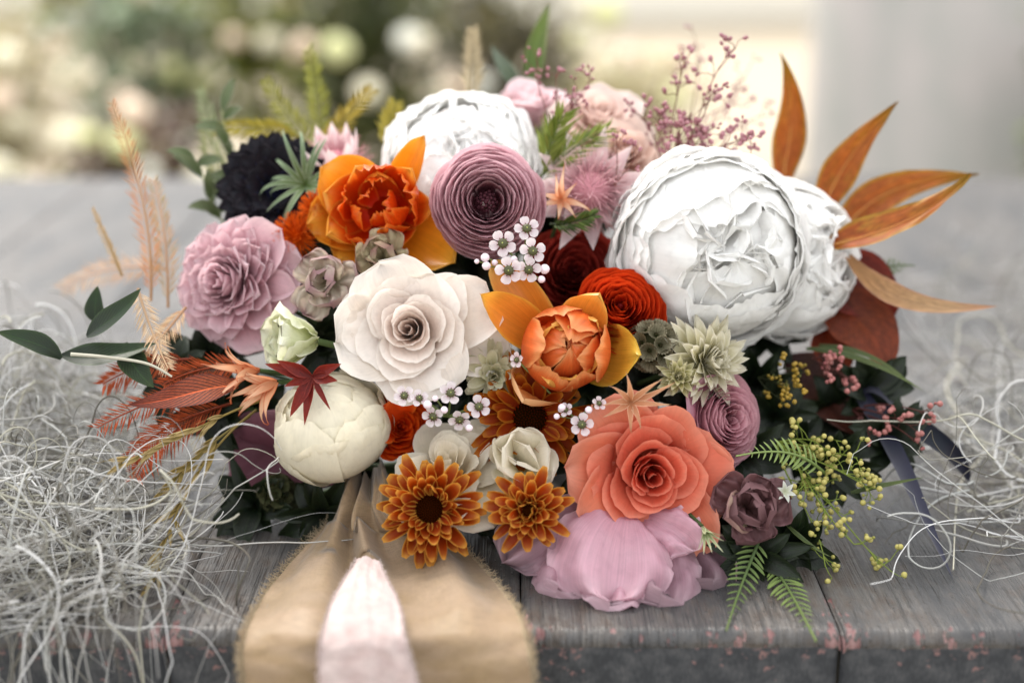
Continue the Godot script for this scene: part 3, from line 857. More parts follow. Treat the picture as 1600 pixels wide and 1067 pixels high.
# ------------------------------------------------------------------ moss: curly strands lying in heaps
func strand(b: Buf, at: Vector3, dir: Vector3, n: int, step: float, curl: float, rad: float, c: Color, low: float) -> void:
	var pts := PackedVector3Array()
	var p := at
	var d := dir.normalized()
	var axis := Vector3(R(-0.6, 0.6), R(-1, 1), R(-0.6, 0.6)).normalized()
	var sd := R(0, 900)
	for k in n:
		pts.append(p)
		d = d.rotated(axis, curl * (0.45 + nz.get_noise_2d(k * 0.06 + sd, 1.0) * 1.1)).normalized()
		d = (d + Vector3(nz.get_noise_2d(k * 0.2, sd), nz.get_noise_2d(k * 0.2, sd + 50.0) * 0.6, nz.get_noise_2d(k * 0.2, sd + 90.0)) * 0.16).normalized()
		if rng.randf() < 0.07:
			d = (d + Vector3(R(-1, 1), R(-0.6, 0.6), R(-1, 1)) * 0.7).normalized()
		p += d * step
		if p.z < EDGE_Z + 0.003 and p.y < low:
			p.y = low + R(0, 0.0012)
			d.y = absf(d.y) * 0.5
		if p.z >= EDGE_Z + 0.003:
			d = (d + Vector3(0, -0.25, 0)).normalized()
		if p.y > TOP + 0.075:
			d.y -= 0.3
	tube(b, pts, rad, rad * R(0.25, 0.7), 5, c, c * R(0.85, 1.15))

func moss_heap(label: String, zones: Array, solo: int) -> void:
	# zones: [x0, y0, x1, y1 (photo), strands, height]
	var t := thing("spanish_moss", label, "moss", on_table((zones[0][0] + zones[0][2]) / 2, (zones[0][1] + zones[0][3]) / 2), Basis(), "heaps of dry moss on the table")
	var tint := [H("bcbab6"), H("a3a19c"), H("cecdcb"), H("85827a"), H("b2b2ae"), H("a9a698"), H("67635b")]
	var mass := Buf.new()
	var made := 0
	for z in zones:
		for k in int(z[4]):
			var q := on_table(R(z[0], z[2]), R(z[1], z[3]), 0.0)
			var h: float = float(z[5]) * pow(rng.randf(), 1.4)
			var at := q + Vector3(0, h + 0.001, 0) - t.position
			var alone := made < solo and h > 0.3 * float(z[5])
			var b := Buf.new() if alone else mass
			var f := R(0, TAU)
			var lo := TOP + 0.0012 - t.position.y
			var from := b.v.size()
			strand2(b, at, t.position, Vector3(cos(f), R(-0.35, 0.35), sin(f) * 0.8), rng.randi_range(16, 42), R(0.003, 0.005), R(0.06, 0.36), lerpf(0.00022, 0.00095, pow(rng.randf(), 1.6)), tint[rng.randi_range(0, 6)] * R(0.8, 1.1))
			if alone:
				made += 1
				part(t, "strand", b.mesh(), M.moss)
	stuff(part(t, "tangle", mass.mesh(), M.moss))

func strand2(b: Buf, at: Vector3, base: Vector3, dir: Vector3, n: int, step: float, curl: float, rad: float, c: Color) -> void:
	var k := b.v.size()
	strand(b, at + base, dir, n, step, curl, rad, c, TOP + 0.0012)
	for i in range(k, b.v.size()):
		b.v[i] -= base

func single_strand(label: String, pts: Array, rad: float, c: Color) -> void:
	var t := thing("moss_strand", label, "moss", pts[0], Basis(), "")
	var p := []
	for q in pts:
		p.append(q - pts[0])
	var cs := PackedVector3Array()
	for k in range(0, p.size() - 1):
		var p0: Vector3 = p[maxi(k - 1, 0)]
		var p3: Vector3 = p[mini(k + 2, p.size() - 1)]
		for j in 8:
			cs.append((p[k] as Vector3).cubic_interpolate(p[k + 1], p0, p3, j / 8.0))
	cs.append(p[-1])
	part(t, "strand", tubed(cs, rad, rad * 0.6, 6, c, c * 1.1), M.moss)

# ------------------------------------------------------------------ ribbons
func cloth(rows: Array, bulge: Array, nu: int, sub: int, valley: float, sd: float, c: Color, c2: Color) -> Array:
	# rows: [left, centre, right] places; bulge: height of the two swellings per row. Returns mesh and the two edges
	var b := Buf.new()
	var n := rows.size()
	var edges := [PackedVector3Array(), PackedVector3Array()]
	var nv := (n - 1) * sub
	for j in nv + 1:
		var f := float(j) / sub
		var k := mini(int(f), n - 2)
		var w := f - k
		var q := []
		for s in 3:
			var p0: Vector3 = rows[maxi(k - 1, 0)][s]
			var p1: Vector3 = rows[k][s]
			var p2: Vector3 = rows[k + 1][s]
			var p3: Vector3 = rows[mini(k + 2, n - 1)][s]
			q.append(p1.cubic_interpolate(p2, p0, p3, w))
		var bg: float = lerpf(bulge[k], bulge[k + 1], w)
		var across: Vector3 = (q[2] - q[0]).normalized()
		var a0: Vector3 = rows[k][1]
		var a1: Vector3 = rows[k + 1][1]
		var down := (a1 - a0).normalized()
		var fold := 1.0 - 0.75 * smoothstep(0.0, 6.0, f)
		var up := across.cross(down).normalized()
		if up.y + up.z < 0.0:
			up = -up
		for i in nu + 1:
			var u := 2.0 * i / nu - 1.0
			var au := absf(u)
			var p: Vector3 = q[1].lerp(q[0] if u < 0 else q[2], au)
			var swell := (0.8 * smoothstep(0.5, 2.0, f) * exp(-pow(u / 0.18, 2.0)) + exp(-pow((au - 0.6) / 0.22, 2.0)) + 0.25 * fold * sin(au * 17.0 + (0.6 if u < 0 else 2.4))) * (1.0 - pow(au, 4.0))
			p += up * (bg * swell + valley * (1.0 - smoothstep(0.0, 0.25, au)) + 0.0016 * nz.get_noise_2d(u * 1.6 + sd, f * 0.7) * (0.3 + au) + 0.0004 * nz.get_noise_2d(u * 6.0 + sd, f * 1.3))
			b.v.append(p)
			b.t.append(Vector2(u * 0.5 + 0.5, f / (n - 1)))
			b.c.append(c.lerp(c2, clampf(0.5 + nz.get_noise_2d(u * 1.5 + sd, f), 0.0, 1.0)))
			if i == 0:
				edges[0].append(p)
			if i == nu:
				edges[1].append(p)
	b.grid(0, nu, nv)
	return [b.mesh(), edges]

func fray(edges: Array, base: Vector3, len: float, dens: int, c: Color) -> ArrayMesh:
	var b := Buf.new()
	for s in 2:
		var e: PackedVector3Array = edges[s]
		for k in e.size() - 1:
			var along := (e[k + 1] - e[k])
			var out := along.normalized().cross(Vector3.UP if absf(along.normalized().y) < 0.8 else Vector3.BACK).normalized() * (1.0 if s == 0 else -1.0)
			for j in dens:
				var at := e[k] + along * rng.randf() - base
				var d := (out + Vector3(R(-1, 1), R(-0.5, 0.7), R(-1, 1)) * 0.8).normalized()
				var L := len * R(0.3, 1.2)
				tube(b, PackedVector3Array([at - out * 0.0006, at + d * L * 0.5, at + (d + Vector3(R(-1, 1), R(-1, 1), R(-1, 1)) * 0.7).normalized() * L]), 0.00018, 0.0001, 3, c, c)
	return b.mesh()

func make_ribbons() -> void:
	var T := func(x: float, y: float, lift: float) -> Vector3: return on_table(x, y, lift)
	var F := func(x: float, y: float, out: float) -> Vector3:    # a point hanging before the table's front
		var r := ray(x, y)
		return eye + r * ((EDGE_Z + out) / r.z)
	var rows := [
		[T.call(548, 742, 0.030), T.call(572, 742, 0.034), T.call(612, 742, 0.032)],
		[T.call(534, 788, 0.018), T.call(566, 785, 0.034), T.call(640, 790, 0.026)],
		[T.call(500, 830, 0.006), T.call(568, 835, 0.016), T.call(705, 842, 0.010)],
		[T.call(452, 880, 0.002), T.call(580, 893, 0.005), T.call(746, 880, 0.004)],
		[T.call(416, 926, 0.005), T.call(592, 945, 0.008), T.call(786, 925, 0.008)],
		[T.call(390, 972, 0.012), T.call(604, 990, 0.015), T.call(812, 968, 0.016)],
		[F.call(379, 1020, 0.030), F.call(618, 1036, 0.034), F.call(824, 1016, 0.034)],
		[F.call(384, 1072, 0.037), F.call(634, 1084, 0.040), F.call(832, 1070, 0.041)],
		[F.call(392, 1190, 0.037), F.call(650, 1190, 0.040), F.call(840, 1190, 0.041)]]
	var gold := H("a08664")
	var t := thing("silk_ribbon", "wide golden tan silk ribbon with frayed edges falling over the table's front edge", "ribbon", T.call(570, 760, 0.0))
	var r := cloth(rows, [0.012, 0.017, 0.018, 0.015, 0.011, 0.008, 0.006, 0.005, 0.005], 72, 8, 0.0, 3.0, gold, H("b0967a"))
	var mi := part(t, "cloth", r[0], M.silk, Transform3D(Basis(), -t.position))
	stuff(part(mi, "fray", fray(r[1], Vector3.ZERO, 0.0055, 15, H("b3a084")), M.hair))
	var vr := [
		[T.call(558, 872, 0.023), T.call(572, 868, 0.026), T.call(590, 876, 0.024)],
		[T.call(535, 910, 0.023), T.call(572, 905, 0.026), T.call(606, 912, 0.024)],
		[T.call(516, 950, 0.026), T.call(572, 945, 0.029), T.call(622, 946, 0.027)],
		[F.call(504, 992, 0.040), F.call(575, 990, 0.043), F.call(630, 988, 0.041)],
		[F.call(500, 1030, 0.048), F.call(578, 1030, 0.051), F.call(641, 1030, 0.049)],
		[F.call(499, 1085, 0.054), F.call(582, 1085, 0.057), F.call(654, 1085, 0.055)],
		[F.call(499, 1180, 0.054), F.call(584, 1180, 0.057), F.call(662, 1180, 0.055)]]
	var v := thing("velvet_ribbon", "narrow pale pink velvet ribbon lying on the golden silk ribbon", "ribbon", T.call(572, 868, 0.0))
	var q := cloth(vr, [0.0, 0.001, 0.002, 0.002, 0.002, 0.002, 0.002], 24, 8, 0.0, 40.0, H("b8a29d"), H("c6b4af"))
	var vm := part(v, "cloth", q[0], M.velvet, Transform3D(Basis(), -v.position))
	stuff(part(vm, "fray", fray(q[1], Vector3.ZERO, 0.0025, 12, H("cdbcb8")), M.hair))
	# dark navy ribbon at the right
	var n := thing("navy_ribbon", "dark navy ribbon with a pointed tail and a flat loop right of the yellow berries", "ribbon", spot(1345, 640, 0.95))
	var navy := H("20213a")
	leaf_part(n, "tail", leaf4([[1340, 610, 0.95], [1400, 690, 0.925], [1430, 790, 0.90], [1490, 905, 0.862]]), -cf + cr * 0.5, M.silk, {"nu": 6, "nv": 20, "W": 0.0085, "m": 0.4, "wb": 0.8, "e": 1.6, "x": 0.9, "cup": 0.6, "c0": navy * 0.7, "c1": navy, "c2": navy})
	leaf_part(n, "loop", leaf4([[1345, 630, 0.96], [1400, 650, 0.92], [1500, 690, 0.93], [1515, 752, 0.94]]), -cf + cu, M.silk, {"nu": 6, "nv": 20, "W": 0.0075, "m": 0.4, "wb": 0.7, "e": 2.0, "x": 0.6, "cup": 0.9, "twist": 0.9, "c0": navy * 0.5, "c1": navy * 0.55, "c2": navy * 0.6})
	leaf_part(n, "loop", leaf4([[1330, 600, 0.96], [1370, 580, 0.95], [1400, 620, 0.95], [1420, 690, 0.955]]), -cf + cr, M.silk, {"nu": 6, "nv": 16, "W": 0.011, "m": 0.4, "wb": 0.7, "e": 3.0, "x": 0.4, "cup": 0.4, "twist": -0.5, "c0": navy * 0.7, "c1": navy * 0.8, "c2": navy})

# ------------------------------------------------------------------ the scene
func _ready() -> void:
	rng.seed = 20240611
	nz.seed = 7
	nz.frequency = 1.0
	nz.noise_type = FastNoiseLite.TYPE_SIMPLEX_SMOOTH
	var pitch := deg_to_rad(-18.0)
	var cb := Basis(Vector3.RIGHT, pitch)
	cu = cb.y
	cf = -cb.z
	var cam := Camera3D.new()
	cam.name = "camera"
	cam.transform = Transform3D(cb, eye)
	cam.near = 0.05
	cam.far = 300.0
	cam.fov = 27.0
	var at := CameraAttributesPhysical.new()
	at.frustum_focal_length = 50.0
	at.frustum_focus_distance = 0.866
	at.frustum_near = 0.05
	at.frustum_far = 300.0
	at.exposure_aperture = 2.1
	cam.attributes = at
	add_child(cam)
	var we := WorldEnvironment.new()
	we.name = "world_environment"
	var env := Environment.new()
	env.background_mode = Environment.BG_SKY
	var sm := ProceduralSkyMaterial.new()
	sm.sky_top_color = Color(0.945, 0.955, 0.97)
	sm.sky_horizon_color = Color(0.93, 0.935, 0.94)
	sm.energy_multiplier = 0.8
	sm.ground_bottom_color = Color(0.35, 0.34, 0.32)
	sm.ground_horizon_color = Color(0.6, 0.6, 0.6)
	sm.sun_angle_max = 1.0
	var sky := Sky.new()
	sky.sky_material = sm
	env.sky = sky
	env.tonemap_mode = Environment.TONE_MAPPER_LINEAR
	env.tonemap_exposure = 3.0
	env.sdfgi_enabled = true
	env.ssao_enabled = true
	env.ssil_enabled = true
	we.environment = env
	add_child(we)
	var sun := DirectionalLight3D.new()
	sun.name = "sun"
	sun.light_energy = 0.5
	sun.light_angular_distance = 20.0
	sun.light_color = Color(1.0, 0.975, 0.94)
	sun.shadow_enabled = true
	sun.sky_mode = DirectionalLight3D.SKY_MODE_LIGHT_ONLY
	sun.transform = Transform3D(Basis.looking_at(Vector3(0.36, -0.78, 0.5)), Vector3(-2, 4, 1))
	add_child(sun)

	make_materials()
	make_garden()
	make_table()
	knot = spot(790, 690, 1.06)
	make_ribbons()
	make_roses()
	make_peonies()
	make_ranunculus()
	make_tulips()
	make_mums()
	make_odd_flowers()
	make_small_flowers()
	make_leaves()
	make_moss()

func make_roses() -> void:
	var g := "roses in the bouquet"
	var a := flower("rose", "blush white rose open in the middle of the bouquet below the orange tulip", "rose", 640, 515, 0.875, Vector3(-0.08, 0.06, 1), g, 0.6)
	rose(a, 0.0415, 29, 0.66, H("f0ddd2"), H("f5ece4"), H("f7f1ea"), M.white)
	var cols := [H("eadccb"), H("f4eae0"), H("f6efe7")]
	hand_petal(a, M.white, 15.0, 0.054, 0.024, 60.0, 140.0, cols, {"y0": -0.022, "r0": 0.006, "tk": 3.0, "fold": 0.002})
	hand_petal(a, M.white, 48.0, 0.056, 0.020, 70.0, 124.0, cols, {"y0": -0.022, "r0": 0.008, "tk": 2.0, "fold": 0.003})
	hand_petal(a, M.petal, 95.0, 0.047, 0.028, 50.0, 120.0, cols, {"y0": -0.02, "r0": 0.006, "tk": 4.0, "fold": 0.0015})
	hand_petal(a, M.petal, 205.0, 0.048, 0.030, 48.0, 120.0, cols, {"y0": -0.02, "r0": 0.006, "tk": 4.0, "fold": 0.0015})
	hand_petal(a, M.petal, 280.0, 0.048, 0.030, 46.0, 115.0, cols, {"y0": -0.02, "r0": 0.006, "tk": 4.0, "fold": 0.0015})
	var b := flower("rose", "large coral pink rose at the lower right of the bouquet", "rose", 1018, 742, 0.862, Vector3(0.08, -0.08, 1), g, 2.0)
	rose(b, 0.046, 26, 0.8, H("e4664c"), H("ec8266"), H("f2a48a"), M.petal)
	cols = [H("e0674c"), H("eb8a6a"), H("f2a68c")]
	hand_petal(b, M.petal, 180.0, 0.064, 0.028, 46.0, 118.0, cols, {"y0": -0.022, "r0": 0.006, "tk": 4.0, "fold": 0.002})
	hand_petal(b, M.petal, 215.0, 0.062, 0.027, 48.0, 110.0, cols, {"y0": -0.022, "r0": 0.006, "tk": 4.0, "fold": 0.002})
	hand_petal(b, M.petal, 255.0, 0.056, 0.028, 46.0, 115.0, cols, {"y0": -0.02, "r0": 0.006, "tk": 4.0, "fold": 0.002})
	hand_petal(b, M.petal, 300.0, 0.055, 0.026, 50.0, 125.0, cols, {"y0": -0.022, "r0": 0.006, "tk": 4.0, "fold": 0.002})
	hand_petal(b, M.petal, 345.0, 0.055, 0.026, 52.0, 130.0, cols, {"y0": -0.022, "r0": 0.006, "tk": 3.0, "fold": 0.002})
	hand_petal(b, M.petal, 130.0, 0.050, 0.030, 58.0, 86.0, cols, {"y0": -0.022, "r0": 0.006})
	var c := flower("rose", "cream rose seen from its side above the front rust chrysanthemum", "rose", 700, 728, 0.868, Vector3(-0.1, 0.75, 0.66), g, 1.0)
	rose(c, 0.032, 18, 0.6, H("e6d8bc"), H("ece3d0"), H("f0e8d8"), M.petal)
	cols = [H("ddd0b0"), H("ebe2cd"), H("f0e8d8")]
	for q in [[20, 0.046, 98], [75, 0.044, 118], [110, 0.042, 122], [165, 0.044, 100], [330, 0.040, 92]]:
		hand_petal(c, M.petal, q[0], q[1], 0.026, 66.0, q[2], cols, {"y0": -0.015, "r0": 0.004})
	var d := flower("rose", "folded cream rose with drooping petals between the two lower rust chrysanthemums", "rose", 806, 728, 0.880, Vector3(0.1, 0.35, 0.9), g, 1.0)
	cols = [H("cfc79c"), H("e6ddc4"), H("ece4d2")]
	for q in [[95, 0.034, 70, 22], [50, 0.034, 50, 15], [140, 0.034, 60, 20], [250, 0.034, 30, 5], [200, 0.036, 45, 10], [320, 0.034, 40, 10], [10, 0.03, 20, 0], [170, 0.03, 24, 0]]:
		hand_petal(d, M.petal, q[0], q[1], 0.019, q[3], q[2], cols, {"ecurl": 0.25})
	stem_to_knot(d)
	var e := flower("rose", "pale pink rose half open at the back beside the tall green leaf", "rose", 826, 160, 1.02, Vector3(0, 0.85, 0.5), g)
	rose(e, 0.030, 20, 0.3, H("e8c6ca"), H("ecd0d3"), H("f0dadb"), M.petal)
	var f := flower("rose", "soft peach pink rose at the back under the small pink sprays", "rose", 935, 185, 1.0, Vector3(0.1, 0.6, 0.8), g)
	rose(f, 0.036, 24, 0.7, H("e8c8bc"), H("eed6cc"), H("f0dfd6"), M.petal)
	var h := flower("rose", "blurred peach rose at the back touching the large white peony", "rose", 975, 235, 0.975, Vector3(0.1, 0.4, 0.9), g)
	rose(h, 0.030, 20, 0.8, H("e6c0b0"), H("ead0c2"), H("eedacf"), M.petal)

func make_peonies() -> void:
	var g := "peonies in the bouquet"
	var w := H("fdfcfa")
	var a := flower("peony", "largest white peony full of ruffled petals at the upper right of the bouquet", "peony", 1108, 390, 0.935, Vector3(0.16, -0.16, 1), g, 0.4)
	peony(a, 0.0605, 0.95, [[1.04, 6, 82, 0.8], [1.02, 5, 66, 0.75]], 46, w, 0.13)
	var b := flower("peony", "white peony half hidden behind the right side of the largest white peony", "peony", 1222, 408, 0.975, Vector3(0.55, 0.05, 0.8), g, 1.4)
	peony(b, 0.051, 0.9, [[1.04, 6, 82, 0.8], [1.02, 5, 66, 0.75]], 40, w, 0.13)
	var c := flower("peony", "blurred white peony at the back above the two orange and mauve blooms", "peony", 722, 258, 0.985, Vector3(0.0, 0.55, 0.85), g, 2.4)
	peony(c, 0.051, 0.75, [[1.05, 6, 82, 0.8], [1.02, 5, 66, 0.75]], 44, w, 0.16)
	var d := flower("peony", "closed creamy white peony at the lower left below the white rose", "peony", 520, 670, 0.895, Vector3(-0.25, 0.8, 0.55), g, 0.9)
	peony(d, 0.036, 1.0, [[1.07, 5, 66, 0.7], [1.03, 6, 50, 0.65], [0.99, 6, 36, 0.65], [0.95, 5, 20, 0.8], [0.92, 4, -4, 1.1], [0.90, 4, -28, 1.2]], 0, H("f2ebd6"), 0.10)

func make_ranunculus() -> void:
	var g := "ranunculus in the bouquet"
	var a := flower("ranunculus", "pale pink ranunculus at the far left of the bouquet with many thin petals", "ranunculus", 352, 440, 0.93, Vector3(-0.42, 0.05, 0.9), g)
	ranunculus(a, 0.0185, 26, 0.05, 0.95, H("e9b6c0"), H("f0c6ce"), H("f6d8dd"), 0.9)
	var pinks := [H("e9b6c0"), H("f0c6ce"), H("f6d8dd")]
	for q in [[11, 0.020, 18, 22, 0.0075], [13, 0.026, 30, 36, 0.0085], [14, 0.031, 42, 50, 0.0095], [14, 0.036, 54, 64, 0.0105], [13, 0.040, 66, 78, 0.0115], [12, 0.043, 78, 96, 0.0125]]:
		for k in int(q[0]):
			hand_petal(a, M.veiny, (k + R(-0.3, 0.3)) * 360.0 / q[0] + float(q[2]) * 7.0, float(q[1]) * R(0.93, 1.07), float(q[4]) * R(0.9, 1.15), q[2] + R(-4, 4), q[3] + R(-8, 8), pinks, {"y0": -0.014, "r0": 0.003, "cup": 0.9, "m": 0.7, "wb": 0.3, "ruf": 0.0022, "nu": 8, "nv": 9, "rf": 1.6, "e": 2.6})
	for q in [[350, 0.052, 66, 104], [20, 0.052, 64, 96], [320, 0.050, 62, 90], [60, 0.048, 66, 98]]:
		hand_petal(a, M.veiny, q[0], q[1], 0.021, q[2], q[3], pinks, {"y0": -0.016, "r0": 0.004, "m": 0.68})
	var b := flower("ranunculus", "dusty mauve ranunculus with a dark eye at the top centre of the bouquet", "ranunculus", 761, 315, 0.905, Vector3(0.03, 0.02, 1), g)
	ranunculus(b, 0.0355, 72, 0.24, 0.46, H("94505e"), H("e4b0ba"), H("efccd2"), 0.0)
	var c := flower("ranunculus", "mauve pink ranunculus at the right below the cream chrysanthemum", "ranunculus", 1132, 655, 0.885, Vector3(0.5, 0.08, 0.86), g)
	ranunculus(c, 0.027, 54, 0.08, 0.48, H("c07684"), H("da9ca8"), H("e6b8c0"), 0.3)
	hand_petal(c, M.veiny, 205.0, 0.038, 0.022, 55.0, 75.0, [H("b8768a"), H("c98a9d"), H("d8a8b4")], {"y0": -0.012})
	var d := flower("ranunculus", "scarlet orange ranunculus squeezed between the tulip and the largest white peony", "ranunculus", 968, 482, 0.893, Vector3(0.05, 0.35, 0.95), g)
	ranunculus(d, 0.027, 56, 0.08, 0.48, H("b82208"), H("d2330e"), H("e25022"), 0.2)
	var e := flower("ranunculus", "deep wine red ranunculus in the shade below the pink protea", "ranunculus", 898, 425, 0.945, Vector3(0, 0.15, 1), g)
	ranunculus(e, 0.030, 56, 0.05, 0.45, H("7a1c16"), H("a03026"), H("b0483c"), 0.4)
	var f := flower("ranunculus", "small bright orange red ranunculus right of the closed cream peony", "ranunculus", 622, 665, 0.90, Vector3(0.35, 0.1, 0.9), g)
	ranunculus(f, 0.020, 40, 0.06, 0.5, H("cf2c04"), H("e54209"), H("ef6a22"), 0.8)
	hand_petal(f, M.petal, 190.0, 0.024, 0.014, 40.0, 75.0, [H("d93a06"), H("ea5212"), H("f07a30")])
	hand_petal(f, M.petal, 240.0, 0.024, 0.014, 35.0, 65.0, [H("d93a06"), H("ea5212"), H("f07a30")])

func make_tulips() -> void:
	var g := "double tulips in the bouquet"
	var inner := [H("e85214"), H("f4793a"), H("f8a868")]
	var outer := [H("f08020"), H("f6983a"), H("f8bc5c")]
	var a := flower("tulip", "orange double tulip with a yellow flame at the centre right of the bouquet", "tulip", 882, 545, 0.872, Vector3(0.02, 0.10, 1), g)
	for q in [[10, 0.028, 44, 0.62], [130, 0.028, 40, 0.66], [250, 0.028, 40, 0.62], [70, 0.026, 30, 0.6], [190, 0.026, 34, 0.6], [310, 0.026, 30, 0.6], [30, 0.023, 22, 0.62], [150, 0.023, 24, 0.62], [270, 0.023, 20, 0.62], [95, 0.020, 6, 0.7], [215, 0.020, 8, 0.7], [335, 0.020, 4, 0.7], [60, 0.018, -20, 0.9], [180, 0.018, -24, 0.9], [300, 0.018, -20, 0.9]]:
		part(a, "petal", shell({"nu": 14, "nv": 14, "ph": deg_to_rad(q[0] + R(-22, 22)), "dp": q[3] * R(0.85, 1.15), "dome": q[1] * R(0.94, 1.04), "tall": 1.15, "f0": 2.6, "f1": deg_to_rad(q[2]), "drop": 0.26, "dk": 2.2, "ruf": 0.0035, "rf": 1.6, "rag": 0.03, "flare": R(0.0, 0.003), "curl": R(0.0, 0.003), "c0": inner[0], "c1": inner[1], "c2": inner[2]}), M.waxy, Transform3D(Basis(Vector3(R(-1, 1), 0, R(-1, 1)).normalized(), R(0.05, 0.3)), Vector3.ZERO))
	for q in [[20, 0.058, 0.020, 66, -14], [70, 0.060, 0.021, 68, -20], [115, 0.058, 0.020, 66, -10], [165, 0.056, 0.019, 64, -16], [235, 0.060, 0.020, 60, -24], [278, 0.062, 0.021, 62, -34], [320, 0.058, 0.018, 62, -6]]:
		hand_petal(a, M.waxy, q[0], q[1], q[2], q[3], q[4], [inner[0], inner[1], outer[2]], {"y0": -0.032, "cup": 1.0})
	hand_petal(a, M.waxy, 6.0, 0.066, 0.021, 84.0, 14.0, [H("e88a28"), H("efae3c"), H("f0c850")], {"y0": -0.03, "cup": 0.8})
	hand_petal(a, M.waxy, 212.0, 0.076, 0.016, 70.0, 40.0, [outer[0], outer[1], H("f4b848")], {"y0": -0.03, "cup": 1.2, "e": 1.6})
	hand_petal(a, M.waxy, 128.0, 0.066, 0.020, 82.0, 8.0, [H("e87028"), H("f09450"), H("f2be88")], {"y0": -0.032, "cup": 0.9})
	hand_petal(a, M.waxy, 232.0, 0.076, 0.015, 64.0, 84.0, [outer[0], outer[1], outer[2]], {"y0": -0.034, "cup": 0.9, "e": 1.6})
	hand_petal(a, M.waxy, 302.0, 0.064, 0.017, 66.0, 14.0, outer, {"y0": -0.032, "cup": 1.0})
	stem_to_knot(a, 0.003, Color(0.09, 0.14, 0.05), Vector3(0, -0.03, 0))
	var b := flower("tulip", "orange red double tulip at the upper left beside the mauve ranunculus", "tulip", 592, 322, 0.915, Vector3(-0.08, 0.12, 1), g)
	inner = [H("dc3408"), H("f05614"), H("f6802c")]
	outer = [H("ee7610"), H("f48e1e"), H("f8ae40")]
	for q in [[10, 0.026, 52, 0.6], [130, 0.026, 60, 0.62], [250, 0.026, 46, 0.6], [70, 0.023, 42, 0.55], [190, 0.023, 40, 0.55], [310, 0.023, 44, 0.55], [30, 0.019, 30, 0.6], [150, 0.019, 34, 0.6], [270, 0.019, 26, 0.6], [100, 0.013, 10, 0.7], [220, 0.013, 10, 0.7], [340, 0.012, 0, 0.8]]:
		part(b, "petal", shell({"nu": 14, "nv": 14, "ph": deg_to_rad(q[0] + R(-25, 25)), "dp": q[3] * R(0.8, 1.15), "dome": q[1] * R(0.92, 1.05), "tall": 1.1, "f0": 2.6, "f1": deg_to_rad(q[2]), "drop": 0.3, "dk": 2.2, "ruf": 0.006, "rf": 1.8, "rag": 0.05, "flare": R(0.0, 0.005), "curl": R(0.0, 0.006), "c0": inner[0], "c1": inner[1], "c2": inner[2]}), M.waxy)
	for q in [[150, 0.052, 0.020, 52, 40], [195, 0.050, 0.021, 50, 44], [240, 0.050, 0.021, 46, 22], [270, 0.046, 0.016, 40, 14], [315, 0.052, 0.016, 44, 30], [0, 0.046, 0.015, 50, 50], [80, 0.046, 0.022, 54, 40], [110, 0.046, 0.02, 56, 36]]:
		hand_petal(b, M.waxy, q[0], q[1], q[2], q[3], q[4], [inner[0], inner[1], outer[2]], {"y0": -0.032, "cup": 0.9, "ruf": 0.004})
	hand_petal(b, M.waxy, 168.0, 0.056, 0.024, 62.0, 64.0, outer, {"y0": -0.032, "cup": 0.9})
	hand_petal(b, M.waxy, 215.0, 0.056, 0.024, 60.0, 58.0, outer, {"y0": -0.032, "cup": 0.9})
	hand_petal(b, M.waxy, 303.0, 0.066, 0.012, 46.0, 64.0, outer, {"y0": -0.034, "cup": 1.2, "e": 1.6})
	hand_petal(b, M.waxy, 37.0, 0.066, 0.022, 78.0, 62.0, [H("e06a0c"), H("ee9420"), H("f2b03c")], {"y0": -0.026, "cup": 0.9})
	hand_petal(b, M.waxy, 130.0, 0.050, 0.020, 66.0, 60.0, outer, {"y0": -0.03, "cup": 0.9})
	stem_to_knot(b, 0.003, Color(0.09, 0.14, 0.05), Vector3(0, -0.03, 0))

